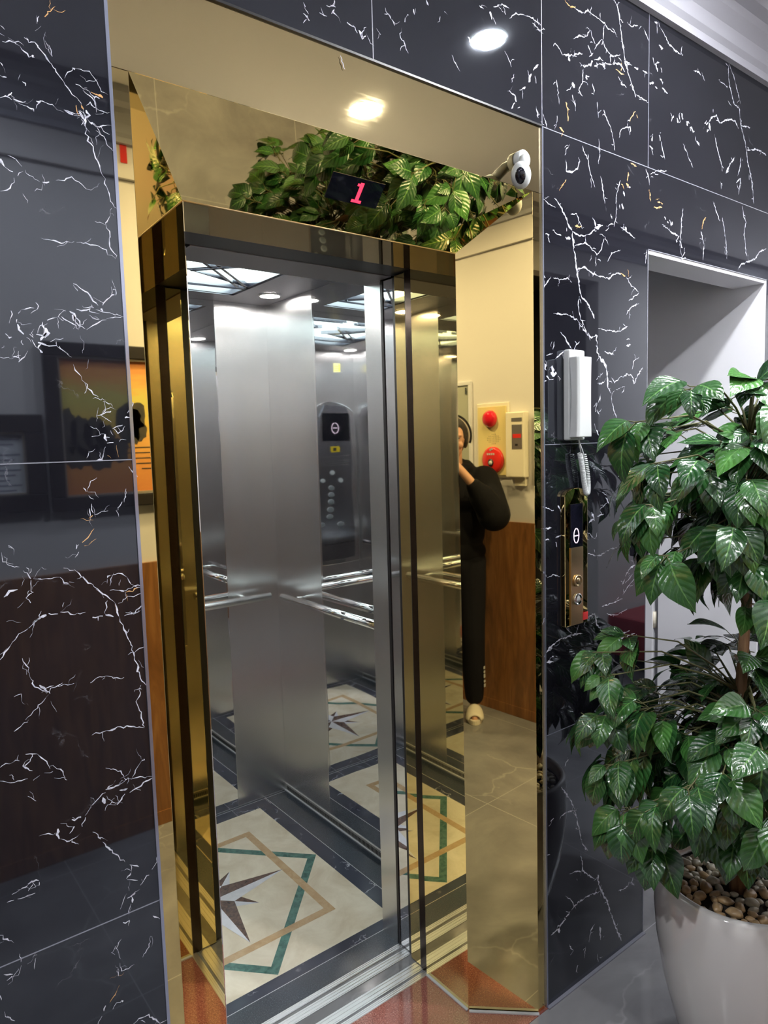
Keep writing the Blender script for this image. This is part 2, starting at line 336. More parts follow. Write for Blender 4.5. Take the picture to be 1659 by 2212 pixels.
VE='0,173,2809,22472,2897,22440,2948,22428,3003,22385,3090,22310,3161,22189,3225,22146,3280,22059,3374,21940,3416,21848,3502,21780,3575,21729,3612,21647;0,183,3612,21647,3631,21511,3626,21333,3665,21165,3736,21038,3790,20870,3820,20768,3869,20633,3905,20495,3948,20357,3998,20204,4060,20119;0,312,3538,21593,3575,21518,3608,21484;0,269,3653,21637,3678,21572,3645,21508;1,268,3580,21702,3611,21640;0,329,2414,21501,2510,21546,2570,21509;0,167,2556,21578,2603,21531,2664,21493,2770,21541;0,169,2778,21476,2821,21439,2871,21418;0,128,2907,21468,2960,21570,3009,21617;0,385,2969,21599,3041,21598;0,173,3041,21598,3106,21581,3178,21551,3311,21516;0,396,3314,21558,3395,21529,3449,21515;0,222,3449,21515,3518,21504,3577,21540;0,308,3483,22226,3517,22222;0,135,3510,22227,3616,22244,3722,22246,3810,22172,3875,22070,3906,22000,4028,21961;0,134,3516,21993,3632,21962,3674,21952;0,404,3674,21952,3735,21905;0,181,3735,21905,3804,21866,3876,21871;1,318,3822,21928,3871,21905,3929,21899;0,136,3658,21708,3726,21768,3794,21715,3864,21676,4026,21695;0,181,3686,21475,3727,21457,3775,21426;0,271,3713,21460,3763,21451;0,183,3775,21418,3886,21452,4035,21495;0,138,3785,21357,3876,21306,3931,21247,3963,21168,4046,21085;1,256,3122,22871,3201,22964,3245,23026;1,214,3245,23026,3295,23076;0,253,3042,22852,3016,22764;0,127,2974,22617,3058,22710;0,371,2350,20612,2405,20510;0,208,2405,20510,2465,20469,2514,20459;0,128,2685,20521,2732,20455,2814,20403,2885,20382;0,216,2924,20383,3020,20409;0,134,3117,20449,3200,20472,3293,20526,3363,20533,3466,20503,3566,20416,3674,20422;0,125,2316,20137,2446,20202,2484,20290,2521,20372;0,168,2575,20410,2658,20495;0,122,2488,22542,2547,22502;0,164,2503,22319,2599,22361,2693,22351;0,125,2736,22337,2794,22256,2842,22210,2894,22219;0,295,2895,22232,2928,22242;0,164,2461,21809,2523,21820;0,168,2738,21820,2788,21807,2779,21765;0,122,2450,22009,2484,21967;0,107,3154,22471,3182,22392,3197,22315;0,132,2839,19534,2986,19528,3121,19506,3332,19551;0,138,3367,19542,3617,19549,3725,19536,3867,19437,3975,19370;0,140,3958,20175,3921,20058,3862,19938,3844,19891;0,187,3851,19892,3890,19796,3911,19666,3890,19574,3944,19470,3976,19385;0,183,3274,18887,3412,18837,3494,18773,3539,18682,3642,18581;0,141,3716,18588,3781,18684,3860,18744;0,236,3845,18742,3915,18780;0,142,3937,18774,3948,18836,3897,18853;0,128,2457,18371,2544,18421;0,259,2544,18421,2671,18447;0,221,2847,18277,2938,18321,3008,18348;0,178,3008,18348,3094,18290;0,178,3008,18341,3061,18418,3134,18460;0,451,3189,18451,3242,18412,3250,18310;0,542,3234,18397,3235,18302;0,182,3250,18310,3316,18235,3412,18184;0,183,3297,18490,3404,18485,3514,18517;0,323,3540,18586,3573,18537;0,141,3586,18516,3658,18493,3843,18480,4067,18424;0,186,3434,18178,3533,18252,3646,18306,3761,18360;0,142,3762,18383,3915,18426,4084,18448;0,280,3675,18524,3710,18498;0,139,3486,18419,3562,18366,3649,18358;0,615,2812,18160,2825,18061,2794,18002;0,350,2670,18050,2803,18031;0,394,2688,17923,2807,17888;0,310,2807,17888,2930,17902,2954,17955;0,307,2701,17817,2744,17769;0,170,2416,18256,2406,18206;0,299,2418,18186,2438,18104,2498,18038;0,216,2577,18043,2626,17990;0,172,2465,17944,2474,17874;0,171,2318,17690,2394,17672;0,254,2275,17980,2320,17983;0,127,2138,17666,2296,17653,2429,17710;0,129,2390,17609,2474,17698,2533,17786;0,180,2998,17885,3076,17817,3175,17720;0,137,3189,17610,3240,17516,3297,17415,3349,17327;0,232,3349,17327,3408,17239,3476,17150,3545,17091;0,142,3616,17031,3654,16925,3603,16833;0,142,3615,17016,3689,17002,3768,16942;0,142,3511,16787,3740,16865;0,118,3549,16803,3642,16742,3736,16680;0,144,3744,16572,3917,16633;0,145,3760,16580,3823,16494,3919,16555,3954,16617;0,389,3963,16749,4041,16757;0,195,3998,16827,4098,16929,4112,17023;0,188,3400,16446,3504,16452,3603,16489;0,570,3625,16481,3641,16373;0,191,3638,16335,3745,16340;0,142,3612,16274,3567,16160,3539,16068;0,331,3448,16048,3553,16052;1,143,3633,16127,3690,16078;0,140,3341,16205,3297,16092;0,197,3973,15927,4046,15828,4112,15746;0,141,3437,15765,3344,15693,3278,15589;0,187,3214,15609,3254,15545;0,171,3903,15551,3880,15426,3858,15325;0,170,3827,15335,3743,15231;0,141,3328,15340,3340,15185;0,141,3287,15266,3300,15134;1,188,3268,15098,3330,15147;0,143,3368,15159,3482,15181,3581,15204;1,235,3338,14922,3234,14793,3140,14710;0,232,3045,14690,3033,14614;0,140,3073,14563,3009,14479;0,173,2047,14785,2120,14719;0,130,1944,14688,1967,14562,2026,14482,2100,14428,2178,14425;0,221,2227,14367,2276,14301,2330,14219;0,177,2342,14382,2302,14298;0,133,2329,14197,2314,14088,2348,13993;0,135,2364,14215,2484,14183,2622,14194,2761,14182;0,184,2761,14182,2826,14096,2881,14065;0,135,2498,14384,2564,14345;0,139,2820,14326,2981,14267;0,235,2982,14282,3082,14152,3184,14037,3255,13995;0,241,3255,13995,3358,13854,3480,13740,3596,13625;0,294,3596,13625,3618,13493,3643,13391;1,245,3594,13601,3613,13542;0,199,3643,13391,3679,13223,3769,13027,3822,12853,3852,12698;0,352,3831,12744,3864,12630;0,254,3864,12630,3903,12480,3912,12354,3958,12176,4055,12036;0,179,3944,12096,3929,11974,3838,11812,3887,11691,3936,11425,3963,11333;0,152,3868,12695,3952,12744,4076,12777;0,291,3501,14070,3549,14104;0,173,3549,14104,3735,14110,3830,14008,3903,13901,4099,13823;0,145,3493,14056,3488,13977;0,146,3525,13852,3678,13829;0,443,3678,13829,3762,13800;1,249,3792,13779,3896,13788,3994,13822;0,151,3940,13863,4059,13829;0,348,1925,13984,2008,14060,2128,14078;0,177,2236,13921,2335,13995;0,222,2236,13921,2297,13836;0,199,3649,13608,3811,13696,4091,13701;0,251,3736,13375,3870,13368,3954,13436,4097,13519;0,384,3219,13442,3384,13436;0,389,3431,13444,3557,13390;0,406,2408,13584,2513,13604;0,179,2242,13433,2336,13529,2428,13565;0,274,2548,13620,2686,13589;0,187,2723,13613,2932,13531,3115,13546;0,174,1804,13013,1888,13106,1961,13203;0,132,1961,13203,2103,13361,2228,13428;0,135,2116,12969,2170,12783,2246,12515,2425,12325;0,273,2332,12479,2479,12304;0,184,2425,12325,2606,12414,2679,12436;0,140,2605,12391,2855,12386;0,145,3110,12334,3265,12403,3363,12396;0,148,3363,12396,3491,12342,3668,12301;0,133,1955,12380,2055,12393,2078,12236;0,113,2458,12294,2308,12138,2092,11965;0,146,3074,11433,3203,11445,3318,11446;0,201,3318,11446,3551,11439,3788,11398,3962,11316;0,134,2123,11918,1985,11864,1915,11823;0,200,3261,10795,3390,10747,3515,10606,3557,10525;0,203,3557,10525,3689,10457;0,205,3691,10482,3764,10612,3878,10738;0,258,3878,10738,3920,10759;0,155,4056,10390,3876,10439,3690,10465;0,206,4071,10359,3886,10333,3758,10247,3635,10229;0,252,3555,10231,3403,10089;0,147,2994,10216,3130,10317,3233,10365;0,691,3183,10299,3205,10175;0,299,3250,10143,3387,10094;0,299,3236,10414,3369,10420,3504,10442;0,303,3465,10329,3600,10317;0,221,1681,11301,1814,11335,1960,11328;0,407,2053,11400,2220,11365;0,230,2220,11365,2347,11193,2394,11060;0,180,2094,11310,1993,11226,2134,11104;0,187,2397,11099,2546,10997,2640,10783;0,133,1666,11085,1824,11011,2058,10996;0,575,2666,10087,2813,10075;0,423,2443,10008,2453,9827;0,286,2694,9955,2614,9862;0,191,2467,9821,2605,9720,2794,9795;0,242,2885,10049,2824,9907;0,136,2038,10707,2153,10589;0,197,2979,9750,3105,9577;0,201,3132,9516,3223,9363,3332,9210,3478,9006;0,206,3570,8917,3586,8789,3483,8694;0,155,3554,8924,3711,8825;0,155,3497,8671,3671,8580;0,212,4052,8924,4018,8787,3936,8680;0,210,3880,8597,3777,8552,3714,8474;0,310,3476,8333,3618,8376;0,517,3542,8348,3550,8213;0,155,3533,8203,3483,8052;0,309,3378,7926,3491,7908;0,214,3900,7808,4021,7690;0,182,1784,9220,1852,9222,1935,9235;0,276,1936,9250,2019,9262,2101,9244;0,231,2107,9217,2096,9158;0,135,1621,9079,1720,9074;0,228,1774,9067,1922,9049,2033,9057;0,180,1486,8583,1578,8477,1670,8361;0,153,3328,7636,3223,7495;0,153,3142,7474,3201,7402;0,154,3231,7116,3238,6981;0,155,3277,7207,3291,7042,3520,7058;1,256,3243,6803,3155,6674,3061,6575;0,253,2989,6554,2952,6469;0,159,3836,7446,3799,7257,3673,7114;0,465,3265,6509,3279,6475;0,215,3435,5951,3538,6001,3704,5963,3823,5814,3904,5722,4033,5696;0,181,1491,7909,1620,7850;0,136,1528,7786,1598,7829;0,137,1742,8141,1746,7995;0,186,1917,7990,1988,8003;0,179,1415,7590,1428,7503;0,136,1486,7191,1591,7052;1,265,15792,27403,15943,27320,16096,27326;1,446,16019,27289,16231,27393;0,321,16173,27340,16367,27325,16564,27344,16764,27479,16925,27416,17232,27423;0,335,17232,27423,17482,27362,17694,27299,17973,27303;0,442,17903,28118,18077,28033,18165,27846,18234,27506,18325,27169,18416,26854;0,456,18416,26854,18508,26611,18646,26402,18808,26136,18996,25872;0,275,16132,26566,16366,26695,16723,26818,16824,26989,16864,27048;0,262,15320,26137,15395,26249,15598,26131,15691,26024;0,360,15691,26046,15977,26108,16365,26258,16524,26316;0,626,15938,26074,15995,25977;0,906,16109,25482,16167,25359;0,817,16089,25165,16127,25024;1,539,15818,24921,15894,24710;1,451,15894,24710,15912,24461;1,625,15549,24223,15738,24153;0,274,16206,25079,16225,24794;0,557,16683,25792,16723,25721;0,369,16404,26061,16603,26003,16865,26160;0,653,16764,26084,16967,26260;0,662,17131,26272,17173,26130;0,475,17028,26301,17276,26421,17444,26399;0,671,17402,26315,17465,26238;0,393,17444,26363,17698,26377,18131,26538,18353,26467,18465,26413;0,391,17762,26456,17761,26612,18239,26802;0,279,16764,26598,16926,26412;0,283,17028,26537,17171,26757,17400,26933;0,288,17400,26933,17548,26752,17761,26660;0,280,16864,27013,17027,26772,17068,26725;0,286,17440,27254,17441,26958;0,604,18418,26707,18688,26663;0,617,18917,26654,19103,26657;0,629,19337,26685,19575,26689;0,404,18565,27758,18723,27698,19088,27827;0,313,19368,27866,19488,27753,19633,27596;1,397,18023,26349,18155,26325,18421,26314;0,300,18133,26197,18289,26056,18536,26000;0,315,19018,25941,19395,25913,19635,25886;0,276,16563,25933,16523,25630,16364,25354,16522,25244;0,236,16967,25694,17029,25473;0,239,17175,25273,17217,24864;0,295,17469,25144,17598,24958,17815,24704,17993,24189;1,412,19000,25494,18817,25321,18681,25137;0,305,18190,24569,18255,24784,18478,24924,18751,24990,18707,24765;0,264,15444,25366,15498,25065,15553,24795;0,265,15361,24121,15456,24349,15457,24486;0,259,14888,24401,14995,24237,15085,24078;0,339,14907,26450,14996,26424;0,851,19937,28212,20084,28221;0,327,20258,28148,20588,27928,20717,27837;0,557,20640,27853,20975,27784,21369,27730;0,340,21369,27730,21468,28000;0,540,20168,27644,20393,27609;0,967,19981,27061,20107,26878;0,538,19981,27036,20201,27164;0,960,19699,26442,19916,26528;0,660,20363,26494,20669,26418;0,654,20234,26719,20410,26664;0,474,22133,27493,22410,27530,22611,27449;0,360,22606,27586,22813,27366;0,383,24303,28283,24317,27926;0,457,24317,27926,24489,27537,24757,27167,25113,27110,25158,26823;0,540,25158,26823,25304,26484,25550,26163,25662,25884;0,487,25662,25884,25780,25527,26037,25117,26195,24681,26286,24228;0,326,24364,28329,24690,28030,24929,27655,25203,27282;0,316,23686,27635,24082,27615,24301,27559;0,799,21201,25847,21283,25732;0,807,21463,26047,21547,25891;0,700,21737,25883,21822,25766;0,710,21959,25758,22239,25686;0,564,21017,25868,20891,25676;0,880,20238,25122,20291,24962;0,541,19891,25067,19845,24860;0,723,22415,25447,22532,25333;0,540,19725,24702,19898,24649;0,988,23142,26183,23208,25957;0,623,22941,26064,23370,26425,23606,26512,23825,26306;0,456,23823,26349,24432,26600,24843,26641,25076,26459;0,406,25234,26587,25894,26700;0,333,20341,24973,20448,24665,20554,24487;0,295,21564,25184,21844,24902,22185,24597;0,382,23477,25906,23704,25451,23959,25141,24031,24862;0,657,24890,25518,24581,25243,24281,24839;0,774,23921,24516,24049,24393;0,404,25278,25572,25229,25183,25077,24925;0,421,25662,25884,26437,26102,27148,26054;0,405,24989,24680,25308,24895,25167,24334;0,284,16521,23982,16601,23822,16764,23678,16867,23338,17075,23015;0,272,15774,23582,15871,23778,15968,23893;0,321,15812,23474,15849,23190,16063,23210,16300,23342,16400,23600;1,362,15829,22975,15674,22805,15540,22639;0,290,17240,24326,17283,23971,17241,23658;0,245,17327,23370,17456,23026,17522,22666;0,455,15331,22415,15538,22313,15690,22163,15882,21900,16077,21693;0,518,16077,21693,16116,21339,16215,20991,16294,20636,16374,20279;0,486,16374,20279,16455,20042,16702,19918,16911,19713,17059,19499;0,386,16374,20033,16333,19783,16434,19422,16598,19248,16870,18891;0,265,14869,22330,15106,22236,15386,22192;0,532,14970,21463,15118,21463;0,544,15438,21523,15609,21526;0,554,15802,21508,15998,21490;0,381,16077,21693,16356,21616,16600,21653,16868,21755,17077,21910;0,784,17056,21944,17438,22055;0,486,17055,22153,17098,21975;0,602,17610,22082,17939,22186;0,281,16000,22122,16258,22178,16397,21984,16519,21822;1,564,16197,21856,16478,21877;0,338,16156,21345,16661,21479,16868,21386,17078,21292,17184,21219;0,297,17141,21213,17354,21393,17504,21727;0,295,17120,21173,17121,20924;0,250,17503,21790,17722,21571;0,254,17658,21119,17833,21358,18280,21523;0,1130,18338,22812,18407,22671;0,925,18403,23167,18472,23040;1,620,18560,23426,18676,23321;1,626,18761,24015,19065,23976;1,413,18649,23737,18605,23473;0,703,17805,22441,17872,22326;0,304,18091,22768,18049,22381,17962,22113;0,304,18265,23432,18089,23020,18046,22760;0,727,18502,22199,18572,22107;0,314,18275,22163,18735,22042,19017,21955;0,386,16254,20729,16599,20833,16868,20731,17185,20682;0,355,17185,20682,17726,20657,17947,20812,18353,20861;1,522,18285,20878,18561,20807;0,320,18561,20807,18796,20611,19227,20432;0,322,19227,20432,19036,20306,18707,20140;0,322,18594,19734,18803,19951,19230,20125;0,282,15272,19480,15852,19495,16251,19406,16434,19298;0,266,14851,20461,14961,20357;0,268,15185,20407,14996,20186,14847,20087;0,277,15279,20395,15603,20373,15856,20463,16053,20365;0,324,19541,24010,19665,23839,19742,23591;1,653,19720,23455,19798,23138;1,556,19974,22997,20427,23076;1,447,20171,23192,20476,23193;0,1020,20560,22827,20639,22745;0,1263,20847,22779,20955,22618;0,936,21230,22245,21311,22201;0,345,20436,22576,20960,22426,21361,22376;0,354,21612,23256,21541,22824,21500,22257;0,592,21446,22249,21614,22062;0,359,21782,21944,21513,21695,21842,21767;1,622,23032,23213,22832,23035,22780,22809;0,375,22754,22733,22913,22320,22868,21846;0,417,25446,24002,25596,23641,25771,23515,25617,23178,25739,22728,25824,22347;0,498,27319,22842,26787,22638,26447,22351,25833,22159,25433,22029,25241,21848;0,330,24086,23389,24364,22681,24451,22086;0,321,23459,23798,23937,23215;0,331,19787,23903,20155,24097,20663,24174;0,328,19623,21712,19555,21301;0,492,16475,19301,16598,19124,16870,18967,17167,19025,17168,18783;0,607,17168,18783,17189,18593,17320,18407,17517,18327,17628,18124;0,568,17628,18124,17673,17838,17697,17603,17855,17449;0,318,14980,18374,15169,18420;0,321,15246,18544,15324,18753;0,375,15556,19023,15790,18857,15987,18624;0,336,16148,18596,16249,18726,16392,18822;0,561,15359,18309,15651,18482,15987,18550;0,656,15651,18446,15748,18267;0,1011,15205,18120,15280,17978;0,829,15165,17926,15395,17910;0,543,14904,18167,14977,17990;0,456,14976,17846,15164,17756;0,373,15453,17863,15569,17770;0,544,14843,17674,14975,17726;0,311,17231,19234,17845,19215,18297,19248,18644,19407;0,310,17516,18611,17893,18567,18118,18776;0,304,17148,17821,17452,18026;0,306,17191,17719,17519,17755,17629,17902;0,377,17852,17910,18034,17770,18308,17925,18657,18032,18895,17986,19017,17773,19255,18095,19449,18267;0,319,18081,17560,18543,17665;0,327,18893,18176,18962,18422,19250,18545;0,536,18579,18831,18814,18885;0,420,17855,17383,17901,17185,18016,16920,18132,16720;1,321,18179,16586,18320,16315,18368,16178;1,439,18557,16039,18796,15937,19084,16097;0,305,17193,16981,17302,16786;0,405,17171,17176,17107,16916;0,325,18559,15765,18444,15427,18213,15027;0,305,17366,17439,17236,17176;0,612,17151,16395,17260,16263;0,419,16765,12909,17092,12816,17380,12795,17651,12886;0,378,17651,12886,17925,12923,18228,12917;0,442,18228,12959,18466,12820,18659,12656;0,340,18593,11999,18833,12209,19277,12338;0,284,18595,11786,18885,11959,19329,12187;0,335,18451,11779,18593,11928;0,329,17430,11266,18122,11293,18478,11349;0,339,18477,11449,18790,11686,19083,11859;0,309,16722,13525,16873,13444,17091,13287,17201,13478;0,618,16981,14032,17068,13825;0,411,16808,13782,17068,13919;0,529,17599,14454,17781,14238;0,420,17310,14139,17690,14312;0,418,17200,13947,17533,13986;0,280,14794,14401,14984,14348,15253,14277;0,383,15431,14389,15588,14174;0,563,14862,13523,15053,13491;0,480,15326,13512,15564,13577;0,281,14788,13818,15172,13806;0,376,14796,12652,14929,12495;0,287,14968,12465,15221,12506,15518,12413;0,426,17073,11120,17162,10830,17365,10585,17547,10384;0,541,17387,10581,17616,10371,17709,10029;0,388,14813,10291,15010,10508,15307,10605,15609,10677;0,869,15029,10440,15147,10545;0,403,15609,10650,16020,10677,16506,10638;0,300,15753,10952,16020,10703;0,305,16209,10667,16336,10912;0,313,16657,11057,17095,11117;0,581,14909,10141,15223,10073;0,284,14823,11380,14764,11199;0,336,17848,10142,18367,10255,18853,10278;0,339,17894,10204,18488,10117,19152,10134;0,332,17659,11020,18125,10869,18723,10980;0,346,18733,9968,19228,10091;0,362,15524,6373,15730,6097,16003,5753,16131,5469;0,428,16131,5469,16259,5070,16389,4666,16499,4266,16766,3974;0,383,16411,4086,16520,3464,16812,3168,17086,2965;0,676,17247,3016,17318,2659;0,632,17318,2659,17507,2308,17747,1931,17893,1530;0,475,17893,1530,18141,985,18341,627,18494,288;0,411,15498,5515,15727,5529;0,313,15727,5529,16152,5462;0,321,15889,3612,16212,3563,16498,3474;0,602,15029,5521,15191,5557;0,501,14861,4589,15021,4552;0,937,15375,2276,15415,2015;0,520,15043,2121,15374,2177,15712,2305;0,636,15713,2376,15927,2451;0,384,15927,2451,16320,2564,16880,2551,17459,2404;0,319,15716,3017,15993,2752,16101,2517;0,360,18306,2037,18732,1961,18935,2077;0,611,18986,2055,19195,1856;0,393,17111,1511,16904,1384,16812,1054;0,572,17369,1315,17394,849;0,437,16183,403,16272,580;0,322,15880,1433,16053,1130;0,333,16585,644,16653,983;0,343,17230,474,17277,177;0,409,15692,6935,15860,7088;0,524,7912,24458,7961,24372;0,348,7821,24286,7898,24377;0,238,8204,24596,8376,24592;0,301,8567,24956,8518,24836;0,628,9151,24579,9227,24425;0,436,9003,24621,9114,24505;0,379,9227,24425,9325,24518;0,481,8560,24781,8489,24672;0,300,8374,24788,8595,24828;0,261,9827,25111,9927,25144,10011,25061;0,461,10023,25065,10095,24969;0,402,10395,25223,10379,25125;0,339,10636,25470,10658,25365;0,258,9608,24750,9714,24666;0,484,11002,25781,11067,25689;0,268,10298,24987,10253,24788,10376,24639,10463,24524;0,357,11548,25724,11631,25683;0,302,12653,26219,12805,26189;0,692,13006,26205,13065,26050;0,630,13469,26461,13547,26311;0,313,13118,26344,13438,26503,13681,26500;0,286,13677,26269,13927,26456,14179,26517,14522,26565,14837,26482;0,335,14521,26435,14695,26383,14835,26318;0,589,14739,25523,14543,25335;0,500,14472,25228,14365,25002;0,412,14243,24860,14020,24724;0,570,13849,24571,13898,24422;0,325,13727,24217,13847,24388;0,219,11738,24874,11877,24697,12005,24584;0,240,13501,25481,13662,25318,13742,25182;0,242,13823,25046,13737,24830;0,340,14639,24504,14725,24249;0,373,12260,25410,12377,25295;0,184,8670,23947,8773,23713;0,231,7839,24668,7888,24600'
for k,s in enumerate(VE.split(';')):
    q=[int(t) for t in s.split(',')]
    pts=[Vector((q[i]/1e4,q[i+1]/1e4)) for i in range(2,len(q),2)]
    ribbon(pts,q[1]*1e-5,3 if q[0] else 2,k);micro(pts,q[1]*1e-5,3 if q[0] else 2,k)
fw_=obj('wall_front',bm,[M['marble'],M['grout'],M['vein'],M['vein_gold']]);struct(fw_)
# niche passage behind the pillar
struct(B1('wall_passage_right',(XNR-.012,XNR+.1,.001,.411,0,CE),M['white']))
struct(B1('wall_passage_right_far',(XNR-.012,XNR+.1,.439,2.4,0,CE),M['white']))
struct(B1('wall_passage_gap',(XNR+.06,XNR+.1,.411,.439,0,1.3),M['darkroom']));struct(B1('wall_passage_right_upper',(XNR-.012,XNR+.1,.411,.439,1.3,CE),M['white']))
struct(B1('wall_passage_end',(XN-.1,XNR+.1,2.4,2.5,0,CE),M['white']))
struct(B1('wall_passage_left',(XN-.1,XN,T,2.4,0,CE),M['white']))
# plastered lining of the opening
bm=nb();box(bm,XN,XNR-.012,.002,T,ZN-.012,ZN);struct(obj('trim_passage_soffit',bm,M['white']))
for z in (1.0,.83): 
    bm=nb();tube(bm,[(XNR+.004,.436,z-.035),(XNR+.004,.436,z+.035)],.009);o=obj('door_hinge',bm,M['ivory']);tag(o,'cream hinge in the dark gap of the passage wall, '+('upper' if z>.9 else 'lower')+' of the two','hinge')
struct(B1('floor',(XE0,XE1,-2.2,2.5,-.1,-.0012),M['tile']))
struct(B1('floor_back_room',(2.8,4.3,-3.8,-2.2,-.1,-.0012),M['tile']))
struct(B1('floor_threshold',(XL,XM,-.004,.3122,-.02,0.0004),M['granite']))
struct(B1('ceiling',(XE0,XE1,YW-.1,2.5,CE,CE+.1),M['ceil']))
# opposite wall with a dark doorway
bm=nb();x0,x1=3.0,4.157
box(bm,XE0,x0,YW-.1,YW,0,CE);box(bm,x1,XE1,YW-.1,YW,0,CE);box(bm,x0,x1,YW-.1,YW,2.66,CE)
struct(obj('wall_back',bm,M['wall']))
bm=nb();box(bm,x0-.1,x0,-3.8,YW-.1,0,2.8);box(bm,x1,x1+.1,-3.8,YW-.1,0,2.8);box(bm,x0-.1,x1+.1,-3.9,-3.8,0,2.8);box(bm,x0-.1,x1+.1,-3.9,YW-.1,2.7,2.8)
struct(obj('wall_back_room',bm,M['darkroom']))
bm=nb();box(bm,XE0,x0-.02,YW,YW+.018,.06,1.15);
struct(obj('trim_wainscot',bm,M['wood']))
struct(B1('baseboard_back',(XE0,x0-.02,YW,YW+.022,0,.06),M['wood']))
struct(B1('trim_picture_rail',(XE0,x0,YW,YW+.02,2.70,2.725),M['wall']))
struct(B1('wall_left',(XE0-.1,XE0,YW-.1,0,0,CE),M['white']))
struct(B1('wall_right',(XE1,XE1+.1,YW-.1,0,0,CE),M['white']))
# cornice along the marble wall and along the back wall
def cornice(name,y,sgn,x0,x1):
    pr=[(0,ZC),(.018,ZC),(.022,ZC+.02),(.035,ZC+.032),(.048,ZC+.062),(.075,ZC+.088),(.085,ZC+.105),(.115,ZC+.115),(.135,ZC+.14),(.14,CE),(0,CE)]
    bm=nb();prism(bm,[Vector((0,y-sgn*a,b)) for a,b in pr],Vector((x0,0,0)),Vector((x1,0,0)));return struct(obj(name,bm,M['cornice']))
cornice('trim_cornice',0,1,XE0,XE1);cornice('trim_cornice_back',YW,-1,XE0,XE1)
struct(B1('trim_silver_edge_left',(XL-.0045,XL+.001,-.0025,.004,0,ZH),M['silver_trim']))
struct(B1('trim_silver_edge_right',(XM-.002,XM+.003,-.0025,.004,0,ZH),M['silver_trim']))
struct(B1('trim_silver_edge_head',(XL,XM,-.002,.004,ZH-.001,ZH+.0035),M['black']))
struct(B1('trim_floor_grout',(XM,XN+.0,-.010,0,-.002,.003),M['grout']))
# ---------------------------------------------------------------- lift portal (gold frame)
pf=thing('lift_door_frame','gold mirror-polished steel frame around the lift opening, set into the black marble','door frame',((XL+XM)/2,.1,0))
P=[]
P.append(B1('header_panel',(XL+.001,XM-.002,.003,.03,ZG,ZH-.001),M['gold_head'],bevel=.0006));P[-1]['label']='brushed gold band across the top of the frame'
P.append(B1('face_strip',(XL+.001,XLi2,.003,.02,0,ZG-.0004),M['gold'],bevel=.0008))
P.append(B1('face_strip',(XR2,XM-.002,.003,.02,0,ZG-.0004),M['gold'],bevel=.0008))
V3=Vector
def panel(name,quad,mt,th=.004,n=None):
    q=[V3(p) for p in quad];nn_=(q[1]-q[0]).cross(q[2]-q[1]).normalized()
    bm=nb();prism(bm,q,V3((0,0,0)),-nn_*th);return obj(name,bm,mt)
# splayed panels, face listed counter clockwise seen from the lobby
P.append(panel('splayed_jamb',[(XLi2,.003,0),(XI0,YB,0),(XI0,YB,ZI),(XLi2,.003,ZG)],M['gold_wavy']))
P.append(panel('splayed_jamb',[(XI1,YB,0),(XR2,.003,0),(XR2,.003,ZG),(XI1,YB,ZI)],M['gold']))
P.append(panel('splayed_head',[(XLi2,.003,ZG),(XI0,YB,ZI),(XI1,YB,ZI),(XR2,.003,ZG)],M['gold']))
P.append(panel('reveal_jamb',[(XI0,YB,0),(XI0,YS-.006,0),(XI0,YS-.006,ZI),(XI0,YB,ZI)],M['gold']))
P.append(panel('reveal_jamb',[(XI1,YS-.006,0),(XI1,YB,0),(XI1,YB,ZI),(XI1,YS-.006,ZI)],M['gold']))
P.append(panel('reveal_head',[(XI0,YB,ZI),(XI0,YS,ZI),(XI1,YS,ZI),(XI1,YB,ZI)],M['gold']))
bm=nb()
ar=(0.0016)
tube(bm,[(XI0+.001,YB,ZI-.0005),(XI1-.001,YB,ZI-.0005)],ar,8);o=obj('corner_bead',bm,M['gold_plate']);P.append(o)
bm=nb();
def strip(a,b,w=.010,h=.0035):
    a=V3(a);b=V3(b);d=(b-a).normalized();n_=V3((d.y,-d.x,0))
    prism(bm,[a,b,b+n_*w,a+n_*w],V3((0,0,0)),V3((0,0,h)))
strip((XR2,.0,.0005),(XI1-.000,YB-.003,.0005),-.008);strip((XI1,YB,.0005),(XI1,.312,.0005),-.008)
strip((XLi2,0,.0005),(XI0,YB-.003,.0005),.008)
P.append(obj('sealant_bead',bm,M['white_plastic']))
plist(P,pf)
# floor indicator on the splayed head
hd=V3((0,YB-.003,ZI-ZG));sl=hd.length;hd.normalize();hn=V3((0,-(ZG-ZI),-(YB-.003))).normalized()
o0=V3((0,.003,ZG))
def onhead(x,s,d=0): return o0+V3((x,0,0))+hd*s+hn*d
fi=thing('floor_indicator','black floor display showing a red 1, in the sloped gold head over the lift','display',tuple(onhead(.95,.10)))
bm=nb();prism(bm,[onhead(.878,.0735),onhead(1.016,.0735),onhead(1.016,.130),onhead(.878,.130)],hn*.0,hn*.0012);s1=obj('display_glass',bm,M['black_glass'])
bm=nb()
def seg(x0,s0,x1,s1,sh0=0,sh1=0):
    prism(bm,[onhead(x0+sh0,s0),onhead(x1+sh0,s0),onhead(x1+sh1,s1),onhead(x0+sh1,s1)],hn*.0012,hn*.0016)
seg(.9535,.082,.9625,.125);seg(.9450,.1205,.9710,.1265);seg(.9470,.0850,.9545,.0905)
s2=obj('digit_one',bm,M['red_led']);s2['label']='glowing red figure 1';plist([s1,s2],fi)
